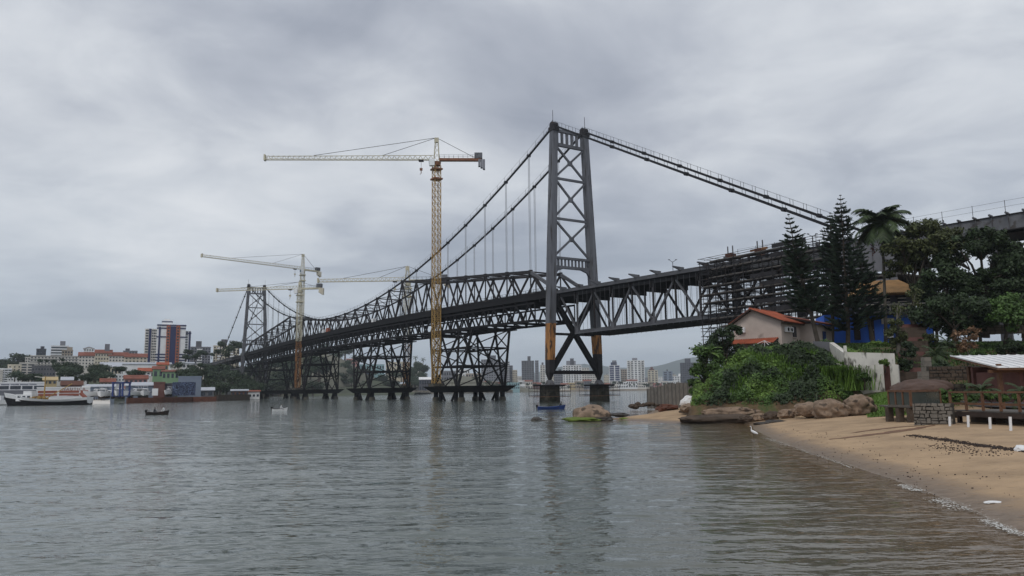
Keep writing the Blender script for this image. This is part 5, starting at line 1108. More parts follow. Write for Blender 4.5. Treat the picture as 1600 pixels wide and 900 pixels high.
tree('dark red-leaved shrub behind the white stair wall', 1302, 570, 79, [(1298, 560, 0, 9, .8), (1308, 558, 0, 9, .8)], 1100, .18, 'redleaf', 15, trunk_r=.05, name='shrub', cat='shrub')
tree('trimmed hedge in front of the blue house door', 1365, 552, 88, [(1352, 540, 0, 10, .7), (1366, 539, 0, 10, .7), (1380, 540, 0, 10, .7)], 2200, .14, 'leaflight', 16, trunk_r=.05, name='hedge', cat='hedge')
tree('yellow-green hedge tuft under the leaning pine', 1292, 548, 90, [(1284, 541, 0, 7, .7), (1294, 540, 0, 7, .7), (1304, 543, 0, 7, .7)], 1000, .14, 'leaflight', 17, trunk_r=.05, name='hedge', cat='hedge')
tree('dry pinkish shrub on the terrace above the pavilion', 1512, 560, 74, [(1500, 528, 0, 14, .9), (1518, 522, 0, 13, .9), (1510, 542, 0, 14, .7)], 1300, .16, 'deadleaf', 18, trunk_r=.06, name='shrub', cat='shrub', bark='palebark')
tree('green creeper mound beside the brown boulder', 1480, 628, 52, [(1478, 618, 0, 13, .8), (1492, 622, 0, 12, .7)], 2000, .12, 'leafmid', 19, trunk_r=.04, name='shrub', cat='shrub')
tree('low green planting behind the deck railing', 1545, 632, 46, [(1520, 622, 0, 9, .8), (1540, 618, 0, 11, .7), (1565, 620, 0, 10, .7), (1590, 622, 0, 9, .7)], 2600, .12, 'leafmid', 20, trunk_r=.03, name='shrub', cat='shrub')
for px, py, Y, f_, lab, sd in ((1463, 556, 74, 1.7, 'spiky young palm at the top of the terrace beside the stairs', 31), (1480, 536, 78, 1.6, 'spiky young palm higher on the slope by the stairs', 32), (1535, 618, 47, 1.3, 'small fan of palm fronds behind the deck railing', 33), (1600, 622, 46, 1.2, 'small palm tuft at the right end of the deck railing', 34)):
    p = at(px, py+8, Y); palm('young_palm', lab, p, p+Vector((0, 0, .5)), f_, 13, 'palm', sd, leaflets=16, droop=.8)
# banana plant at the bluff's left shoulder
p = at(1105, 575, 83); r = thing('banana_plant', 'banana plant with torn broad leaves on the bluff shoulder', 'plant', p); rg = random.Random(9)
MB().tube([(0, 0, -1), (0, 0, 1.5)], [.16, .1], 7).build('stem', M['leafolive'], r)
for i in range(8):
    az = math.pi*.85+i*.85; el = R(65-rg.uniform(0, 40)); mb = MB(); q0 = Vector((0, 0, 1.4)); e = el; pts = []
    for q in range(8): pts.append(q0.copy()); q0 = q0+Vector((math.cos(az)*math.cos(e), math.sin(az)*math.cos(e), math.sin(e)))*.3; e -= R(13)
    for q in range(7):
        d = (pts[q+1]-pts[q]).normalized(); sx = d.cross(Vector((0, 0, 1))).normalized(); wa, wb = .34*math.sin(math.pi*(q+.4)/7.6), .34*math.sin(math.pi*(q+1.4)/7.8)
        for s_ in (-1, 1): mb.quad(pts[q], pts[q]+sx*s_*wa-Vector((0, 0, .08)), pts[q+1]+sx*s_*wb*.92-Vector((0, 0, .1)), pts[q+1])
    mb.build('leaf', M['leaflight'], r)
# --- undergrowth on the bluff: leaves, grass, reeds
def on_bluff(n, seed, box, cond=None):
    rg = np.random.RandomState(seed); out = []
    while len(out) < n:
        x, y = rg.uniform(*box[0]), rg.uniform(*box[1]); z = land(x, y)
        if z < 1.45 or z > 9 or (y < 74 and x > .445*y): continue
        if cond and not cond(x, y, z): continue
        out.append((x, y, z))
    return np.array(out)
pts = on_bluff(52000, 5, ((14.3, 36), (64, 86)))
rgn = np.random.RandomState(6); h_ = np.array([max(0, noise.noise((p[0]*.6, p[1]*.6, 2))*1.3+.15) for p in pts])
C = pts.copy(); C[:, 2] += rgn.uniform(0, 1, len(pts))*(.25+1.9*h_)*np.where(pts[:, 1] > 75, .55, 1.0); N = rgn.normal(size=C.shape)*.6+np.array([-.1, -.6, .7])
ma = np.array([noise.noise((p[0]*.25+9, p[1]*.25, 4)) for p in pts])
for nm, sel, mt, s_ in (('undergrowth', ma < -.08, 'leafdark', .22), ('undergrowth', (ma >= -.08) & (ma < .14), 'leafmid', .19), ('undergrowth', ma >= .14, 'leaflight', .15)):
    me = leaf_mesh(C[sel], N[sel], rgn.uniform(.5, 1.2, sel.sum())*s_, 1.9, 3); me.materials.append(M[mt]); o = put(nm, me, kind='stuff'); o['label'] = {'leafdark': 'dark green undergrowth on the bluff', 'leafmid': 'mid green undergrowth on the bluff', 'leaflight': 'bright green undergrowth on the bluff'}[mt]
def blades(P_, hgt, wid, bend, seed):
    rg = np.random.RandomState(seed); mb = MB()
    for x, y, z in P_:
        a = rg.uniform(0, 6.28); h = hgt*rg.uniform(.6, 1.3); d = Vector((math.cos(a), math.sin(a), 0)); s_ = Vector((-d.y, d.x, 0))*wid; p = Vector((x, y, z-.05)); m_ = p+Vector((0, 0, h*.7))+d*h*bend*.3; t_ = p+Vector((0, 0, h*(1-bend*.35)))+d*h*bend
        mb.quad(p-s_, p+s_, m_+s_*.8, m_-s_*.8); mb.quad(m_-s_*.8, m_+s_*.8, t_)
    return mb
g = on_bluff(7000, 8, ((15, 34), (64, 80)), lambda x, y, z: z < 6.5 and noise.noise((x*.2, y*.2, 7)) > -.05)
blades(g, .75, .03, .8, 1).build('tall_grass', M['grass'], None, kind='stuff')['label'] = 'bright tall grass on the bluff face'
rp = at(1308, 615, 70); rg2 = np.random.RandomState(4)
reed = np.array([(rp.x+rg2.normal(0, 1.15), rp.y+rg2.normal(0, .9), land(rp.x, rp.y)-.2) for _ in range(1500)])
blades(reed, 2.6, .035, .9, 2).build('reed_clump', M['grass'], None)
tag(bpy.data.objects['reed_clump'], 'clump of long arching reeds beside the white retaining wall', 'reeds')
lw = []
for i in range(2600):
    x, y = rg2.uniform(27.2, 33), rg2.uniform(56, 66); z = land(x, y)
    if (x-26.6) > (64-y)*.12: lw.append((x, y, z))
blades(np.array(lw), .28, .03, .5, 3).build('lawn_grass', M['grass'], None, kind='stuff')['label'] = 'small bright lawn between boulders and glass fence'
tg = []
for i in range(22000):
    x, y = rg2.uniform(37, 62), rg2.uniform(60, 92); z = land(x, y)
    if noise.noise((x*.15, y*.15, 1)) > -.25: tg.append((x, y, z))
blades(np.array(tg), .38, .05, .6, 5).build('terrace_grass', M['leafmid'], None, kind='stuff')['label'] = 'sparse grass on the hillside terraces'

for i, (px, py, Y, w_, mt, lab) in enumerate(((1470, 575, 70, 16, 'leafdark', 'dark shrub on the terrace right of the stair'), (1530, 560, 76, 18, 'leafmid', 'green shrub on the terrace above the pavilion roof'), (1580, 545, 78, 20, 'leafdark', 'dark shrub on the terrace at the frame edge'), (1450, 530, 80, 14, 'leafolive', 'olive shrub above the stair head'), (1340, 552, 86, 9, 'leafdark', 'small dark shrub by the blue house corner'), (1350, 590, 67, 10, 'leafmid', 'leafy shrub growing at the foot of the white wall'), (1382, 566, 70, 7, 'leaflight', 'small plant sprouting from the top of the white wall'))):
    tree(lab, px, py+w_*.9, Y, [(px-w_*.5, py, 0, w_*.6, .8), (px+w_*.5, py+2, .5, w_*.6, .8), (px, py-w_*.3, 0, w_*.55, .8)], int(120*w_), .17, mt, 50+i, trunk_r=.06, name='shrub', cat='shrub')

for i, (px, py, Y, lab) in enumerate(((1462, 470, 118, 'dark back tree beyond the viaduct, left of three'), (1530, 478, 116, 'dark back tree beyond the viaduct, middle of three'), (1598, 475, 114, 'dark back tree beyond the viaduct, right of three'))):
    tree(lab, px, 545, Y, [(px-28, py, 0, 28, .8), (px+26, py-6, 1, 28, .8), (px, py-22, 0, 26, .8), (px, py+22, 0, 40, .6), (px+34, py+26, 0, 26, .7)], 6000, .32, 'leafdark', 80+i, trunk_r=.25, group='back trees beyond the viaduct')
# ================================================================== houses and walls on the near bank
def frame(px, py, Y, yaw, dep=0):
    P = at(px, py, Y); return P, -math.atan2(P.x, P.y)+yaw
def tiled_slope(parent, a, b, c, d, mt, nr, name='roof_tile_row'):
    # a-b eave, d-c ridge: rows of pan tiles running down the slope, each row a part
    a, b, c, d = map(Vector, (a, b, c, d)); n = (b-a).cross(d-a).normalized()
    if n.z < 0: n = -n
    for i in range(nr):
        f0, f1 = i/nr, (i+1)/nr; fm = (f0+f1)/2; mb = MB()
        p = [a.lerp(b, f0), a.lerp(b, fm), a.lerp(b, f1), d.lerp(c, f0), d.lerp(c, fm), d.lerp(c, f1)]
        up = n*.07
        mb.v += [tuple(q) for q in (p[0], p[1]+up, p[2], p[3], p[4]+up, p[5], p[0]-n*.06, p[2]-n*.06)]; mb.f += [(0, 1, 4, 3), (1, 2, 5, 4), (6, 7, 2, 1, 0)]
        mb.build(name, M[mt], parent)
# --- warm grey house with orange roofs
P, rz = frame(1203, 550, 87, R(-24)); W, D_ = 5.9, 6.4
hs = thing('house', 'warm grey two-storey house with orange tiled roof above the bluff', 'house', P+Vector((P.x, P.y, 0)).normalized()*4.5, rz)
hs.location.z = 5.9; zE, zA = 4.75, 6.15                       # eave and apex above the base
MB().box((0, 0, zE/2-1), (W, D_, zE+2)).build('wall', M['housewall'], hs); MB().prism([(-W/2+.005, -D_/2+.005, zE), (W/2-.005, -D_/2+.005, zE), (-.5, -D_/2+.005, zA)], (0, D_-.01, 0)).build('gable', M['housewall'], hs)
rf = MB(); o = .6
for sg, xe in ((-1, -W/2-o), (1, W/2+o)):
    ze = zA-(zA-zE)*(abs(xe+.5)/(W/2+.5*(-sg)*-1))
rf.hexa([Vector(p) for p in ((-W/2-o, -D_/2-o, zE-.42), (-.5, -D_/2-o, zA-.0), (-.5, D_/2+o, zA-.0), (-W/2-o, D_/2+o, zE-.42), (-W/2-o, -D_/2-o, zE-.27), (-.5, -D_/2-o, zA+.15), (-.5, D_/2+o, zA+.15), (-W/2-o, D_/2+o, zE-.27))])
rf.hexa([Vector(p) for p in ((W/2+o, -D_/2-o, zE-.33), (W/2+o, D_/2+o, zE-.33), (-.5, D_/2+o, zA), (-.5, -D_/2-o, zA), (W/2+o, -D_/2-o, zE-.18), (W/2+o, D_/2+o, zE-.18), (-.5, D_/2+o, zA+.15), (-.5, -D_/2-o, zA+.15))])
ro = rf.build('roof', M['darkwood'], hs)
tiled_slope(ro, (W/2+o+.05, -D_/2-o, zE-.15), (W/2+o+.05, D_/2+o, zE-.15), (-.5, D_/2+o, zA+.2), (-.5, -D_/2-o, zA+.2), 'tile', 30); tiled_slope(ro, (-W/2-o, -D_/2-o, zE-.24), (-W/2-o, D_/2+o, zE-.24), (-.5, D_/2+o, zA+.2), (-.5, -D_/2-o, zA+.2), 'tile', 30)
MB().tube([(-.5, -D_/2-o, zA+.2), (-.5, D_/2+o, zA+.2)], .14, 8).build('ridge_cap', M['tile'], ro)
aw = MB().hexa([Vector(p) for p in ((-W/2-.7, -D_/2-1.5, 2.05), (W/2-.4, -D_/2-1.5, 2.05), (W/2-.4, -D_/2, 2.62), (-W/2-.7, -D_/2, 2.62), (-W/2-.7, -D_/2-1.5, 2.15), (W/2-.4, -D_/2-1.5, 2.15), (W/2-.4, -D_/2, 2.75), (-W/2-.7, -D_/2, 2.75))]).build('awning_roof', M['darkwood'], hs)
tiled_slope(aw, (-W/2-.7, -D_/2-1.55, 2.18), (W/2-.4, -D_/2-1.55, 2.18), (W/2-.4, -D_/2-.02, 2.8), (-W/2-.7, -D_/2-.02, 2.8), 'tile', 28)
for x in (-W/2-.4, -W/6, W/2-.7): MB().box((x, -D_/2-1.3, .6), (.16, .16, 2.9)).build('awning_post', M['housewall'], hs)
def ac(loc, parent, ax):
    r_ = MB().box(loc, (.8, .34, .6) if ax == 'y' else (.34, .8, .6)).build('air_conditioner', M['white'], parent)
    n_ = Vector((0, -1, 0)) if ax == 'y' else Vector((1, 0, 0)); c = Vector(loc)+n_*.175+(Vector((-.1, 0, 0)) if ax == 'y' else Vector((0, -.1, 0))); MB().tube([c, c+n_*.03], .22, 16).build('fan_grille', M['dark'], r_)
ac((-W/2+1.15, -D_/2-.2, 3.9), hs, 'y'); ac((W/2+.2, -D_/2+1.2, 3.75), hs, 'x'); ac((W/2+.2, -D_/2+2.2, 3.75), hs, 'x')
wn = MB().box((W/2+.03, -D_/2+3.6, 3.6), (.1, 1.0, 1.3)).build('window', M['glass'], hs); MB().box((W/2+.06, -D_/2+3.6, 2.9), (.16, 1.2, .1)).build('sill', M['housewall'], wn)
for x in (-2.2, -.6): w_ = MB().box((x, -D_/2-.03, 1.0), (1.0, .1, 1.2)).build('window', M['glass'], hs)
# annex with second roof
P2 = P+Vector((P.x, P.y, 0)).normalized()*6+Vector((4.3, 1.2, 0)); an = thing('annex', 'lower annex with faded red roof behind the warm grey house', 'house', P2, rz); an.location.z = 5.9
MB().box((0, 0, 2), (5.5, 6, 5.2)).build('wall', M['housewall'], an); arf = MB().hexa([Vector(p) for p in ((3.4, -3.8, 4.5), (3.4, 3.8, 4.5), (-3.0, 3.8, 6.1), (-3.0, -3.8, 6.1), (3.4, -3.8, 4.65), (3.4, 3.8, 4.65), (-3.0, 3.8, 6.25), (-3.0, -3.8, 6.25))]).build('roof', M['darkwood'], an)
tiled_slope(arf, (3.45, -3.8, 4.68), (3.45, 3.8, 4.68), (-3, 3.8, 6.3), (-3, -3.8, 6.3), 'tile2', 26)
MB().box((2.78, .4, 3.2), (.1, 1.0, 1.2)).build('window', M['glass'], an)
# rotary clothes line
p = at(1195, 545, 83); r = thing('clothes_dryer', 'white rotary clothes dryer beneath the awning', 'clothes dryer', p-Vector((0, 0, 1)))
MB().tube([(0, 0, 0), (0, 0, 1.9)], .03, 6).build('pole', M['white'], r)
for k in range(4): MB().tube([(0, 0, 1.9), (1.3*math.cos(k*1.571), 1.3*math.sin(k*1.571), 1.35)], .025, 5).build('arm', M['white'], r)
# --- bright blue house
P, rz = frame(1375, 538, 99, R(14)); bh = thing('house', 'bright blue house with upper balcony and tan tiled roof', 'house', P, rz); k_ = 99/FPX
X = lambda px: (px-1375)*k_*1.03; Z = lambda py: (538-py)*k_
def bxx(n, x0, x1, y0, y1, yo, dp, m_, par=None): return MB().box(((X(x0)+X(x1))/2, yo+dp/2, (Z(y0)+Z(y1))/2), (X(x1)-X(x0), dp, abs(Z(y1)-Z(y0)))).build(n, M[m_], par or bh)
bxx('side_wing', 1297, 1338, 552, 490, -.4, 6, 'bluewall'); bxx('ground_wall', 1338, 1452, 552, 492, .6, 7, 'bluewall'); bxx('balcony_slab', 1345, 1440, 492, 487, -1.0, 8, 'concwall'); bxx('upper_wall', 1352, 1432, 487, 456, 1.2, 6, 'darkwall')
for x0, x1 in ((1341, 1350), (1362, 1370)): d_ = bxx('door', x0, x1, 530, 497, .45, .15, 'darkwood'); MB().box((X(x1)-.12, .4, Z(515)), (.06, .12, .1)).build('handle', M['zinc'], d_)
bxx('white_panel', 1383, 1396, 528, 514, .4, .2, 'white'); bxx('white_panel', 1381, 1399, 506, 497, .4, .2, 'offwhite')
for x0, x1 in ((1372, 1381), (1388, 1397), (1408, 1420)):
    w_ = bxx('window', x0, x1, 484, 462, 1.1, .12, 'glass')
    for q in range(4): MB().box(((X(x0)+X(x1))/2, 1.02, Z(482-q*5.5)), (X(x1)-X(x0), .1, .12)).build('shutter_slat', M['offwhite'], w_)
for q in range(13): bxx('baluster', 1348+7*q, 1349+7*q, 487, 477, -.9, .08, 'offwhite')
bxx('handrail', 1346, 1440, 477.5, 476, -.95, .16, 'offwhite')
rA, rB, rC, rD = (X(1345), -.8, Z(459)), (X(1441), -.8, Z(459)), (X(1420), 3.8, Z(433)), (X(1364), 3.8, Z(433))
rr_ = MB().hexa([Vector(rA)-Vector((0, 0, .1)), Vector(rB)-Vector((0, 0, .1)), (X(1441), 8.2, Z(459)), (X(1345), 8.2, Z(459)), Vector(rD), Vector(rC), Vector(rC)+Vector((0, .3, 0)), Vector(rD)+Vector((0, .3, 0))]).build('roof', M['tantile'], bh)
tiled_slope(rr_, Vector(rA)+Vector((0, -.05, .02)), Vector(rB)+Vector((0, -.05, .02)), Vector(rC)+Vector((0, -.02, .06)), Vector(rD)+Vector((0, -.02, .06)), 'tantile', 34)
# --- white retaining wall, stair, pillars
rw = thing('retaining_wall', 'weathered white retaining wall with a narrow gate slot', 'wall')
def wpiece(x0, x1, y0t, y1t, yb, Y0, Y1, mt='cement', th=.5, nm='wall_section'):
    a, b = at(x0, yb, Y0), at(x1, yb, Y1); ta, tb = at(x0, y0t, Y0).z, at(x1, y1t, Y1).z; zb_ = min(a.z, b.z)-1.0; n_ = Vector((b.y-a.y, a.x-b.x, 0)).normalized()*-th
    return MB().hexa([Vector((a.x, a.y, zb_)), Vector((b.x, b.y, zb_)), Vector((b.x, b.y, zb_))+n_, Vector((a.x, a.y, zb_))+n_, Vector((a.x, a.y, ta)), Vector((b.x, b.y, tb)), Vector((b.x, b.y, tb))+n_, Vector((a.x, a.y, ta))+n_]).build(nm, M[mt], rw)
wpiece(1324, 1402, 550, 552, 608, 73.2, 71.6); wpiece(1340, 1383, 574, 569, 610, 70.8, 69.8); wpiece(1393, 1406, 568, 570, 607, 69.6, 69.2); wpiece(1383.2, 1392.8, 571, 571, 607, 71.0, 70.8, 'brick')
wpiece(1322, 1327, 540, 540, 600, 73.0, 72.9, nm='pillar'); wpiece(1268, 1298, 546, 546, 566, 80, 79); wpiece(1298, 1322, 535, 553, 575, 79, 75, nm='stair_parapet'); wpiece(1271, 1297, 533, 534, 547, 79.9, 78.9, 'concwall', .3, 'block_infill')
wpiece(1286, 1340, 563, 576, 578, 77.5, 73, nm='coping', th=.3)
st = thing('stone_stair', 'steep brown earth stair climbing between wall and terraces', 'stair')
a, b = at(1432, 610, 69), at(1424, 508, 84); wd = Vector((1, .15, 0)).normalized()
for q in range(18):
    c = a.lerp(b, q/17); MB().box(c-Vector((0, 0, .5)), (2.7, 1.05, 1.1), wd).build('step', M['brick' if q % 4 == 1 else 'darkrock'], st)
for px, py0, py1, Y, lab in ((1449, 592, 558, 67, 'pale stone gate pillar right of the stair foot'), (1445, 620, 580, 62, 'lower pale stone pillar in front of the stair')):
    c = at(px, py0, Y); h = at(px, py1, Y).z-c.z; r = thing('stone_pillar', lab, 'pillar', c-Vector((0, 0, .6)))
    for q in range(6): MB().box((.02*((q*7) % 3-1), 0, (h+.6)*(q+.5)/6), (.62-.02*(q % 2), .62, (h+.6)/6-.025)).build('stone', M['stone'], r)
def stone_wall(name, label, p, q, z0, z1, sw, sh, seed, th=.4, kind_n=300, mt='stone'):
    p, q = Vector(p), Vector(q); p.z = q.z = 0; r = thing(name, label, 'wall', (p.x, p.y, z0)); d = (q-p); Lw = d.length; d.normalize(); n_ = Vector((d.y, -d.x, 0)); rg = random.Random(seed)
    MB().box(d*Lw/2-n_*th/2+Vector((0, 0, (z1-z0)/2)), (Lw, th*.8, z1-z0), d).build('mortar_core', M['mortar'], r)
    rows = max(1, int((z1-z0)/sh)); cz = [0]+sorted(min(rows-.3, max(.3, k+rg.uniform(-.3, .3))) for k in range(1, rows))+[rows]; cz = [q/rows*(z1-z0) for q in cz]
    for i in range(rows):
        u = -rg.random()*sw
        while u < Lw:
            w_ = sw*rg.uniform(.6, 1.5); u0, u1 = max(0, u), min(Lw, u+w_)
            if u1-u0 > .06:
                c = d*(u0+u1)/2+n_*rg.uniform(-.02, .04)+Vector((0, 0, (cz[i]+cz[i+1])/2+rg.uniform(-.05, .05)*sh*2)); h = (cz[i+1]-cz[i])*rg.uniform(.7, 1.15); e = [c+d*sx*(u1-u0)/2*rg.uniform(.62, 1.02)+Vector((0, 0, sz*h/2*rg.uniform(.55, 1.05))) for sx, sz in ((-1, -1), (1, -1), (1, 1), (-1, 1))]
                k = MB(); k.hexa([x-n_*.12 for x in e]+[x+n_*.05 for x in e]); k.build('stone', M[mt], r)
            u += w_
    return r
stone_wall('stone_wall', 'low rubble stone wall beside the glass fenced deck', at(1428, 655, 44.5), at(1489, 652, 43), .4, 2.0, .30, .2, 1)
stone_wall('terrace_wall', 'grey stone terrace wall high under the trees', at(1490, 520, 84), at(1640, 515, 82), at(1540, 522, 83).z, at(1540, 508, 83).z, .6, .32, 2, mt='darkstone')
stone_wall('terrace_wall', 'brown stone terrace wall behind the pavilion', at(1452, 590, 66), at(1640, 582, 66), at(1500, 594, 66).z, at(1500, 572, 66).z, .5, .28, 3, mt='darkrock')
stone_wall('terrace_wall', 'low mossy terrace wall left of the pavilion', at(1440, 607, 60), at(1508, 610, 58), at(1470, 614, 59).z-.5, at(1470, 600, 59).z, .45, .25, 4, mt='darkstone')
# --- pavilion with white metal roof
pv = thing('pavilion', 'open garden pavilion with white corrugated lean-to roof', 'pavilion')
fl_, fr_, bl_, br2 = Vector((31.9, 50, 4.1)), Vector((50, 49, 4.1)), Vector((33.6, 58.3, 5.22)), Vector((52, 57.5, 5.22)); nP = 26
MB().hexa([fl_-Vector((0, 0, .14)), fr_-Vector((0, 0, .14)), br2-Vector((0, 0, .14)), bl_-Vector((0, 0, .14)), fl_-Vector((0, 0, .03)), fr_-Vector((0, 0, .03)), br2-Vector((0, 0, .03)), bl_-Vector((0, 0, .03))]).build('roof_frame', M['wood'], pv)
for i in range(nP):
    f0, f1 = i/nP, (i+.97)/nP; mb = MB(); a, b, c, d = fl_.lerp(fr_, f0), fl_.lerp(fr_, f1), bl_.lerp(br2, f1), bl_.lerp(br2, f0); u = Vector((0, 0, .05)); e0, e1 = a.lerp(b, .08), d.lerp(c, .08)
    mb.hexa([a, b, c, d, a+u*.6, b+u*.6, c+u*.6, d+u*.6]); mb.hexa([a+u*.6, e0+u*.6, e1+u*.6, d+u*.6, a+u*1.8, e0+u*1.8, e1+u*1.8, d+u*1.8]); mb.build('roof_sheet', M['white'], pv)
for x, y in ((32.6, 51), (34.5, 57.5), (37, 50.6), (41.5, 50.4), (46, 50.2)): MB().box((x, y, 2.9), (.24, .24, 3.0)).build('post', M['wood'], pv)
for x0, x1, m_ in ((33.9, 36.8, 'brick'), (37.2, 41.4, 'brick')):
    MB().box(((x0+x1)/2, 56.2, 2.9), (x1-x0, .25, 2.8)).build('brick_wall', M[m_], pv)
MB().box((34.2, 53.6, 2.7), (.25, 4.8, 2.4)).build('brick_wall', M['brick'], pv); MB().box((33.6, 51.0, 3.9), (3.4, .2, .2)).build('lintel', M['wood'], pv)
for i in range(3):
    g_ = MB().box((38.4+1.55*i, 51.3, 2.9), (1.45, .06, 2.4)).build('glass_panel', M['tealglass'], pv); MB().box((37.66+1.55*i, 51.3, 2.9), (.08, .12, 2.5)).build('mullion', M['darkwood'], g_)
MB().box((42, 53.5, 1.65), (18, 9, .3)).build('floor_slab', M['concwall'], pv)
# --- timber deck with railing on the beach
dk2 = thing('timber_deck', 'brown timber deck with railing over the sand', 'deck')
d0, d1 = at(1486, 640, 44), at(1660, 652, 36.5); d0.z = d1.z = 0; dv = (d1-d0); Ld = dv.length; dv.normalize(); dn = Vector((-dv.y, dv.x, 0)); zf = 1.62
if dn.y < 0: dn = -dn
for i in range(6): MB().box(d0+dv*Ld/2+dn*(.25+.5*i)+Vector((0, 0, zf-.04)), (Ld, .47, .07), dv).build('deck_board', M['plank'], dk2)
MB().box(d0+dv*Ld/2+dn*.02+Vector((0, 0, zf-.22)), (Ld, .14, .26), dv).build('edge_beam', M['darkwood'], dk2)
np_ = int(Ld/1.15)
for i in range(np_+1):
    c = d0+dv*Ld*i/np_; MB().box(c+Vector((0, 0, zf+.5)), (.11, .11, 1.0), dv).build('rail_post', M['wood'], dk2)
    if i % 2 == 0: MB().box(c+dn*.5+Vector((0, 0, zf/2)), (.2, .2, zf-.1), dv).build('pile', M['darkwood'], dk2)
for z, h, w_ in ((1.0, .09, .16), (.36, .12, .06)): MB().box(d0+dv*Ld/2+Vector((0, 0, zf+z)), (Ld+.1, w_, h), dv).build('rail', M['wood'], dk2)
MB().box(d0+dv*Ld/2+dn*1.3+Vector((0, 0, .8)), (Ld, .3, 1.5), dv).build('skirt_wall', M['darkrock'], dk2)
for i, (px, py) in enumerate(((1469, 664), (1497, 668), (1530, 676), (1561, 683))):
    c = at(px, py-6, (43, 41.5, 39.5, 37.8)[i]); gz = land(c.x, c.y)
    tag(MB().tube([(c.x, c.y-.9, gz-.3), (c.x+.04, c.y-.9, gz+(.5, .62, .58, .66)[i])], .065, 10).build('pipe_post', M['white'], None), ('short white pipe post at the stone wall end of the deck', 'white pipe post second from the stone wall', 'white pipe post third from the stone wall', 'white pipe post nearest the frame edge under the deck')[i], 'post', 'white posts in the sand under the deck')
# glass fenced deck
gf = thing('glass_fenced_deck', 'small raised deck with brown framed tinted glass fence', 'deck')
a, b, c = at(1390, 636, 49.5), at(1424, 637, 47), at(1470, 636, 49.5); zt_, zb_ = at(1424, 611, 47).z, at(1424, 635, 47).z
for p, q, n_ in ((a, b, 3), (b, c, 1)):
    p, q = p.copy(), q.copy(); p.z = q.z = 0; d = (q-p).normalized()
    MB().beam(p+Vector((0, 0, zt_)), q+Vector((0, 0, zt_)), .14, .12).build('top_rail', M['wood'], gf); MB().beam(p+Vector((0, 0, zb_)), q+Vector((0, 0, zb_)), .2, .14).build('bottom_rail', M['plank'], gf)
    for i in range(n_+1): MB().box(p.lerp(q, i/n_)+Vector((0, 0, (zt_+zb_)/2)), (.12, .12, zt_-zb_), d).build('post', M['wood'], gf)
    for i in range(n_): MB().box(p.lerp(q, (i+.5)/n_)+Vector((0, 0, (zt_+zb_)/2)), ((q-p).length/n_-.14, .03, zt_-zb_-.16), d).build('glass_panel', M['tealglass'], gf)
MB().prism([Vector((x.x, x.y, zb_-.12)) for x in (a, b, c, c+Vector((1, 3, 0)), a+Vector((1, 3.5, 0)))], (0, 0, .08)).build('floor', M['plank'], gf)
for p in (a, a.lerp(b, .5), b, b.lerp(c, .5)): MB().box((p.x+.1, p.y+.3, zb_-.6), (.35, .4, 1.0)).build('support_block', M['darkrock'], gf)
# --- rocks
def rock(label, loc, size, seed, mt='rock', name='rock', cat='rock', rough=.32, sub=3, rz=0, group=None, freq=1.3):
    import bmesh
    bm = bmesh.new(); bmesh.ops.create_icosphere(bm, subdivisions=sub, radius=1)
    for v in bm.verts:
        c = v.co.normalized(); n_ = noise.noise(c*freq+Vector((seed*3.1, 0, 0)))*rough+noise.noise(c*freq*2.7+Vector((0, seed*2.3, 0)))*rough*.45+noise.noise(c*7+Vector((0, 0, seed)))*rough*.16
        v.co = c*(1+n_); v.co.x *= size[0]; v.co.y *= size[1]; v.co.z *= size[2]
    me = bpy.data.meshes.new(name); bm.to_mesh(me); bm.free(); me.materials.append(M[mt])
    if sub > 3: me.shade_smooth()
    o_ = put(name, me, loc=loc); o_.rotation_euler = (0, 0, rz); return tag(o_, label, cat, group)
def rk(label, px, py, Y, w_, h_, seed, mt='rock', dp=1.0, zoff=0, **k):                # w_, h_ half sizes in pixels
    c = at(px, py, Y); s_ = Y/FPX; return rock(label, c+Vector((0, 0, zoff)), (w_*s_, w_*s_*dp, h_*s_), seed, mt, **k)
rk('big tan boulder in the shallows with dark wet foot', 924, 650, 76, 29, 17, 1, 'rock', sub=4, freq=.9, rough=.22)
rk('green mossy shelf around the foot of the tan boulder', 912, 655, 75, 31, 3.4, 2, 'moss', sub=4); rk('black wet ledge right of the tan boulder foot', 938, 654.5, 75, 20, 4.5, 3, 'wetrock', sub=4)
rk('low dark rock bridging boulder and sand spit', 968, 648, 78, 16, 3.2, 4, 'wetrock'); rk('small mossy stone at the tip of the sand spit', 975, 655, 76, 8, 2.6, 5, 'moss')
rk('small black rock alone in the water left of the boulder', 838, 656, 77, 9, 4, 6, 'wetrock'); rk('flat black rock awash beside the lone black rock', 848, 657, 76.5, 7, 1.5, 7, 'wetrock')
rr = random.Random(5)
for i in range(14):
    px = 988+i*4.2; rk('dark tide-line stone in the pile before the palisade', px, 634-i*.25+rr.uniform(-2, 2), 108, rr.uniform(3, 7), rr.uniform(2, 4), 20+i, 'darkrock', group='tide-line stones before the palisade', sub=2)
rk('rusty wreckage mound on the sand spit', 1043, 637, 96, 17, 5, 40, 'rust', rough=.6); rk('rusty block standing on the sand spit', 1033, 640, 94, 5, 4, 41, 'rust', rough=.5)
rk('long brown rock ledge at the water under the bluff', 1122, 656, 66.6, 58, 9, 42, 'darkrock', dp=.45, sub=4, rough=.25, freq=2); rk('upper tan rock ledge under the bluff grass', 1148, 644, 67.6, 48, 8, 43, 'rock', dp=.35, sub=4, rough=.3, freq=2)
rk('tilted pale slab at the bluff corner', 1098, 636, 71, 24, 6, 44, 'rock', rz=.6, dp=.5, freq=2.2); rk('grey rock pile left of the pale slab', 1080, 638, 74, 18, 8, 45, 'rock', freq=2); rk('dark boulder under the leaning bluff tree', 1075, 645, 76, 14, 7, 46, 'darkrock')
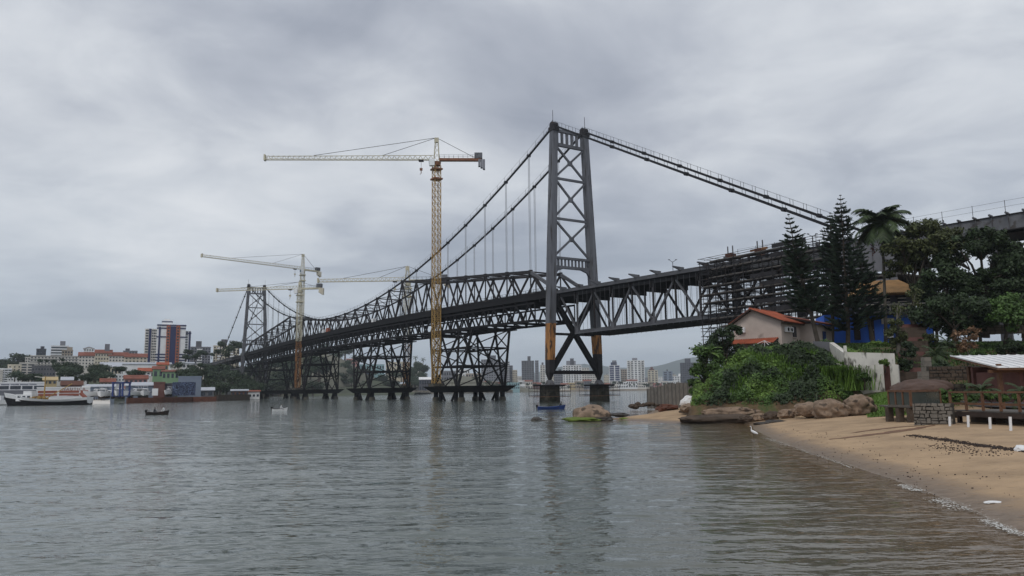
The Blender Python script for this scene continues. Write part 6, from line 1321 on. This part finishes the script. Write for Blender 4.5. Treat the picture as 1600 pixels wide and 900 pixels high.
rk('flat black slab on the sand below the bluff', 1212, 660, 61.5, 17, 4.5, 47, 'wetrock', dp=.6); rk('black wedge stone at the tip of the flat slab', 1190, 663, 61, 12, 4, 48, 'wetrock', dp=.6)
for i, (px, py, w_, h_) in enumerate(((1185, 650, 18, 8), (1205, 648, 16, 9), (1228, 645, 17, 9), (1165, 652, 15, 6), (1248, 641, 14, 8))): rk('brown earth-stained rock in the bank foot, %s from the water ledge' % ['second', 'third', 'fourth', 'first', 'fifth'][i], px, py+2, 65.6-i*.4, w_*.75, h_*.85, 60+i, 'darkrock' if i % 2 else 'rock', dp=.6, freq=2)
rk('rounded boulder under the reeds, smallest of three', 1263, 640, 62, 20, 12, 50, 'rock'); rk('large rounded boulder in the middle of the sand edge', 1296, 641, 60, 26, 17, 51, 'rock', sub=4, freq=1.6); rk('large angular boulder next to the lawn', 1343, 636, 60.5, 23, 18, 52, 'rock', sub=4, freq=1.8, rough=.4)
rk('huge domed brown boulder behind the glass fence', 1432, 612, 57, 42, 19, 53, 'boulder', sub=5, freq=1.1, rough=.2); rk('second brown dome leaning on the huge boulder', 1462, 607, 59, 26, 15, 54, 'boulder', sub=4, freq=.7, rough=.14)
# --- palisade on the spit
pl = thing('palisade', 'weathered grey plank palisade at the back of the sand spit', 'fence'); a, b = at(1012, 631, 112), at(1086, 628, 98); rg = random.Random(8); n_ = 38; d = Vector((b.x-a.x, b.y-a.y, 0)).normalized()
for i in range(n_):
    p = a.lerp(b, (i+.5)/n_); h = itp(i, [(0, 2.3), (8, 2.5), (22, 2.75), (38, 2.6)])+rg.uniform(-.12, .15); MB().box((p.x, p.y, p.z+h/2-.4), ((b-a).length/n_*.9, .16+.06*rg.random(), h+.6), d).build('plank', M['stone' if i % 3 else 'plank'], pl)
tag(rock('x', at(1076, 629, 92), (.9, .6, .8), 77, 'white', name='sack_heap'), 'white sack heap under the bluff tree at the palisade end', 'sack heap')
# driftwood
for i, (x0, y0, x1, y1, Y) in enumerate(((1078, 640, 1108, 628, 70), (1096, 644, 1150, 640, 68.5))): tag(MB().tube([at(x0, y0, Y), at((x0+x1)/2, (y0+y1)/2-1, Y), at(x1, y1, Y)], [.09, .13, .1], 7).build('driftwood_log', M['palebark'], None), ('short driftwood log propped on the bluff corner rocks', 'long driftwood log lying on the brown ledge')[i], 'log')
# --- beach details draped on the sand
def sand(px, py, lift=.006):
    z = .8
    for _ in range(12): p = atz(px, py, z); z = .5*z+.5*min(2.2, max(0, land(p.x, p.y)))
    p = atz(px, py, z); return Vector((p.x, p.y, land(p.x, p.y)+lift))
M['wetsand'] = mat('wet_sand', lin(116, 84, 60), .7, .3, 1.5, bump=.3, coords='World')
def ribbon(name, label, pix, wid, mt, seed):
    P_ = [sand(*p) for p in pix]; rg = random.Random(seed); pts = []
    for p, q in zip(P_, P_[1:]):
        for k in range(14): pts.append(p.lerp(q, k/14))
    mb = MB(); prev = None; nn_ = len(pts)
    for i, p in enumerate(pts):
        d = (pts[min(i+1, nn_-1)]-pts[max(0, i-1)]); d.z = 0; d.normalize(); s_ = Vector((-d.y, d.x, 0)); w_ = wid*(math.sin(math.pi*(i+.6)/(nn_+.2))**.6)*(1+.5*noise.noise((i*.35, seed, 0))); off = s_*wid*.6*noise.noise((i*.22, seed, 4)); cur = []
        for k in range(5):
            q = p+off+s_*w_*(k-2)/2; cur.append(Vector((q.x, q.y, land(q.x, q.y)+.012-(.0 if k in (0, 4) else .004))))
        if prev:
            for k in range(4): mb.quad(prev[k], prev[k+1], cur[k+1], cur[k])
        prev = cur
    o_ = mb.build(name, M[mt], None, kind='stuff'); o_['label'] = label
ribbon('wet_runnel', 'dark wet runnel crossing the beach, lower one', [(1296, 687), (1340, 682), (1390, 676), (1430, 670), (1462, 664)], .42, 'wetsand', 1); ribbon('wet_runnel', 'dark wet runnel crossing the beach, upper one', [(1330, 677), (1370, 671), (1410, 667), (1448, 665)], .3, 'wetsand', 2)
def litter(name, label, pix, n, spread, size, mt, seed):
    rg = random.Random(seed); P_ = [sand(*p) for p in pix]; mb = MB()
    for i in range(n):
        k = rg.randrange(len(P_)-1); p = P_[k].lerp(P_[k+1], rg.random())+Vector((rg.gauss(0, spread), rg.gauss(0, spread), 0)); z = land(p.x, p.y); a = rg.gauss(.9, .6); l_ = size*rg.uniform(.4, 1.8); mb.box((p.x, p.y, z+.012), (l_, l_*rg.uniform(.15, .5), .03), (math.cos(a), math.sin(a), 0))
    mb.build(name, M[mt], None, kind='stuff')['label'] = label
litter('seaweed_line', 'dark seaweed line running along the upper beach', [(1425, 680), (1480, 688), (1540, 697), (1610, 706)], 1100, .16, .06, 'darkwood', 1); litter('seaweed_scraps', 'scattered weed scraps on the middle beach', [(1455, 695), (1500, 702), (1560, 712)], 220, .45, .05, 'darkwood', 2)
litter('seaweed_scraps', 'scattered weed scraps near the tideline', [(1230, 668), (1300, 700), (1420, 735), (1560, 770)], 200, 1.1, .035, 'darkwood', 3)
lp_ = MB(); gpts = []; grid = []
for j in range(9):
    row = []
    for i in range(12):
        Yl = 69-j*1.6; xl_ = (.462+.0043*i)*Yl; row.append(Vector((xl_, Yl, land(xl_, Yl)+.035)))
    grid.append(row)
for j in range(8):
    for i in range(11): lp_.quad(grid[j+1][i], grid[j+1][i+1], grid[j][i+1], grid[j][i])
lp_.build('lawn', M['lawn'], None, smooth=True, kind='structure')
rgl = random.Random(4)
for _ in range(5200):
    j, i = rgl.randrange(8), rgl.randrange(11); q = grid[j][i].lerp(grid[j][i+1], rgl.random()).lerp(grid[j+1][i], rgl.random()); gpts.append(tuple(q))
blades(np.array(gpts), .16, .022, .5, 9).build('lawn_blades', M['grass'], None, kind='stuff')['label'] = 'mown bright green lawn strip beside the glass fence'
# foam and lapping edge
def foam(label, pix, wid, seed):
    rg = random.Random(seed); mb = MB(); P_ = [atz(*p, .05) for p in pix]
    for p, q in zip(P_, P_[1:]):
        for k in range(170):
            f = rg.random(); c = p.lerp(q, f); d = (q-p).normalized(); s_ = Vector((-d.y, d.x, 0)); c = c+s_*rg.gauss(.5*wid*math.sin(f*9+seed), wid*1.6)+Vector((0, 0, 0)); rad = (.004+.022*rg.random()**2.5) if seed != 8 else .003+.01*rg.random()**2; n0 = len(mb.v); zz = max(.045, land(c.x, c.y)+.01)+rg.uniform(0, .02)
            pts = [Vector((c.x, c.y, zz))+(d*math.cos(t_)*2.0+s_*math.sin(t_))*rad*rg.uniform(.5, 1.2) for t_ in [x*math.pi/4 for x in range(8)]]; n0 = len(mb.v); mb.v += [tuple(x) for x in pts]+[(c.x, c.y, zz+rad*.35)]
            for t_ in range(8): mb.f.append((n0+t_, n0+(t_+1) % 8, n0+8))
    mb.build('foam', M['foam'], None, kind='stuff')['label'] = label
M['foam'] = mat('sea_foam', lin(206, 206, 202), .8, .1, 3)
foam('white foam tongue on the tideline, nearest the frame edge', [(1535, 812), (1560, 822), (1590, 834)], .05, 1); foam('broad white foam patch on the tideline', [(1462, 779), (1482, 787), (1505, 797)], .10, 2); foam('small white foam patch on the tideline', [(1408, 757), (1422, 763), (1436, 767)], .06, 3)
foam('lacy foam thread along the whole tideline', [(1215, 690), (1260, 705), (1330, 727), (1420, 757), (1500, 788), (1560, 817), (1600, 838)], .035, 8)
foam('thin foam line by the egret', [(1200, 685), (1212, 689), (1230, 697)], .07, 4); foam('faint foam along the mid tideline', [(1240, 700), (1290, 716), (1330, 731)], .03, 5)
tag(rock('x', sand(1552, 786, .02), (.2, .12, .04), 5, 'white', name='plastic_scrap', sub=2), 'white plastic scrap on the wet sand', 'scrap'); tag(rock('x', sand(1598, 704, .05), (.3, .25, .14), 6, 'white', name='white_bag', sub=2), 'white bag lying on the beach at the frame edge', 'bag'); tag(rock('x', sand(1335, 646, .05), (.35, .2, .1), 9, 'white', name='white_cloth', sub=2), 'crumpled white cloth by the angular boulder', 'cloth')
c = sand(1478, 658, .2); r = thing('beached_log', 'broken dark log and crossed stick at the stone wall', 'log', c)
MB().tube([(-.9, 0, .1), (.2, .1, .18), (.9, .3, .12)], [.18, .22, .15], 8).build('trunk', M['darkwood'], r); MB().tube([(.1, -.2, -.2), (.5, .1, .9)], .06, 6).build('stick', M['darkwood'], r)
# --- people, boats, egret
def person(label, loc, rz, top, lean=.1):
    # seated figure: one skinned body, hair and shirt as children
    v = [(0, 0, .12), (0, .02+lean*.3, .32), (0, .03+lean*.6, .52), (0, .04+lean*.8, .62), (0, .07+lean, .76), (.09, .05, .1), (.11, .42, .16), (.11, .46, -.22), (.11, .6, -.26), (-.09, .05, .1), (-.11, .42, .16), (-.11, .46, -.22), (-.11, .6, -.26),
         (.19, .04+lean*.7, .55), (.24, .14+lean*.7, .32), (.18, .36, .26), (.17, .44, .26), (-.19, .04+lean*.7, .55), (-.24, .14+lean*.7, .32), (-.18, .36, .26), (-.17, .44, .26), (0, .12+lean, .74)]
    e = [(0, 1), (1, 2), (2, 3), (3, 4), (0, 5), (5, 6), (6, 7), (7, 8), (0, 9), (9, 10), (10, 11), (11, 12), (2, 13), (13, 14), (14, 15), (15, 16), (2, 17), (17, 18), (18, 19), (19, 20), (4, 21)]
    rad = [.14, .13, .14, .055, .095, .1, .075, .05, .04, .1, .075, .05, .04, .06, .045, .035, .03, .06, .045, .035, .03, .07]
    me = bpy.data.meshes.new('person'); me.from_pydata(v, e, []); 
    o_ = put('person', me, loc=loc); o_.rotation_euler = (0, 0, rz); me.materials.append(M[top]); o_.modifiers.new('skin', 'SKIN')
    for i, q in enumerate(rad): me.skin_vertices[0].data[i].radius = (q, q)
    me.skin_vertices[0].data[0].use_root = True; sb = o_.modifiers.new('sub', 'SUBSURF'); sb.levels = 2; sb.render_levels = 2
    tag(o_, label, 'person')
    h = MB(); h.tube([(0, .04+lean, .78), (0, .05+lean, .85), (0, .06+lean, .89)], [.1, .095, .04], 10); h.build('hair', M['hair'], o_, smooth=True)
    f_ = MB(); f_.tube([(0, .17+lean, .71), (0, .17+lean, .79)], [.05, .055], 8); f_.build('face', M['skin'], o_, smooth=True); return o_
def dinghy(label, px, py, Lb, rz, mt, rim, z=0):
    p = atz(px, py, 0); r = thing('rowing_boat', label, 'boat', (p.x, p.y, -.08), rz); hull(MB(), Lb, Lb*.34, .42, .35).build('hull', M[mt], r); inn = deckm(MB(), Lb*.96, Lb*.31, .2).build('floor', M['darkwood'], r)
    for sd in (-1, 1):
        g_ = MB(); pts = []
        for i in range(11): f = i/10; b_ = Lb*.17*(min(1, (1-f)*2.6)**.6)*(.82+.18*min(1, f*5)); pts.append((-Lb/2+Lb*f+(f**3)*Lb*.05, sd*b_, .43+.35*(f-.35)**2*2.2))
        g_.tube(pts, .035, 5); g_.build('gunwale', M[rim], r)
    for x in (-.22, .05, .26): MB().box((x*Lb, 0, .32), (.22, Lb*.3, .04)).build('thwart', M['wood'], r)
    ob = MB(); ob.box((-Lb/2-.12, 0, .62), (.26, .24, .36)); ob.beam((-Lb/2-.12, 0, .45), (-Lb/2-.12, 0, -.15), .1, .08); ob.beam((-Lb/2, 0, .66), (-Lb/2+.4, .06, .68), .04, .04); ob.build('outboard_motor', M['black'], r); return p
p = dinghy('dark dinghy with two people farther out on the left', 246, 648, 3.1, .12, 'boat_dark', 'boat_dark')
person('person in dark clothes seated at the stern of the dark dinghy', (p.x-.55, p.y-.05, .22), -1.5, 'cloth_dark'); person('person in white top seated at the bow of the dark dinghy', (p.x+.95, p.y+.1, .34), 1.3, 'cloth_white')
p = dinghy('small white dinghy with one person near the trestles', 437, 642, 2.5, .05, 'white', 'boat_dark'); person('person in white top in the small white dinghy', (p.x+.1, p.y, .25), -1.4, 'cloth_white')
p = dinghy('long blue boat drifting in front of the near pier', 861, 639.5, 4.2, .05, 'boat_blue', 'boat_blue'); person('person in dark clothes bending over the stern of the blue boat', (p.x+1.3, p.y, .3), -1.4, 'cloth_dark', .3)
p = atz(1177.5, 684, 0); eg = thing('egret', 'white egret wading at the edge of the beach', 'bird', (p.x, p.y, 0), 2.4)
def skin_mesh(nm, v, e, rad, mt, par):
    me = bpy.data.meshes.new(nm); me.from_pydata(v, e, [])
    o_ = put(nm, me, par); me.materials.append(M[mt]); o_.modifiers.new('skin', 'SKIN')
    for i, q in enumerate(rad): me.skin_vertices[0].data[i].radius = (q, q)
    me.skin_vertices[0].data[0].use_root = True; sb = o_.modifiers.new('sub', 'SUBSURF'); sb.levels = sb.render_levels = 2; return o_
skin_mesh('body', [(0, 0, .34), (-.14, 0, .30), (-.30, 0, .24), (.10, 0, .42), (.13, 0, .52), (.10, 0, .60), (.15, 0, .68), (.21, 0, .68)], [(0, 1), (1, 2), (0, 3), (3, 4), (4, 5), (5, 6), (6, 7)], [.09, .085, .03, .05, .028, .024, .03, .018], 'white', eg)
MB().tube([(.21, 0, .68), (.33, 0, .66)], [.014, .004], 6).build('bill', M['yellow'], eg)
for y in (-.03, .03): MB().tube([(0, y, .3), (-.02, y, .14), (0, y, -.12)], .009, 5).build('leg', M['black'], eg)
# ------------------------------------------------------------------ haze: the damp air over the strait
hb = MB().box((600, 4100, 185), (17000, 9400, 400)).mesh('haze'); hmat = bpy.data.materials.new('haze_air'); hmat.use_nodes = True
ht = hmat.node_tree; ht.nodes.clear(); vp = nd(ht, 'ShaderNodeVolumePrincipled'); vp.inputs['Color'].default_value = (.84, .92, 1.0, 1); vp.inputs['Density'].default_value = .000125
ho = nd(ht, 'ShaderNodeOutputMaterial'); ht.links.new(vp.outputs[0], ho.inputs['Volume']); hb.materials.append(hmat); put('haze', hb, kind='stuff')
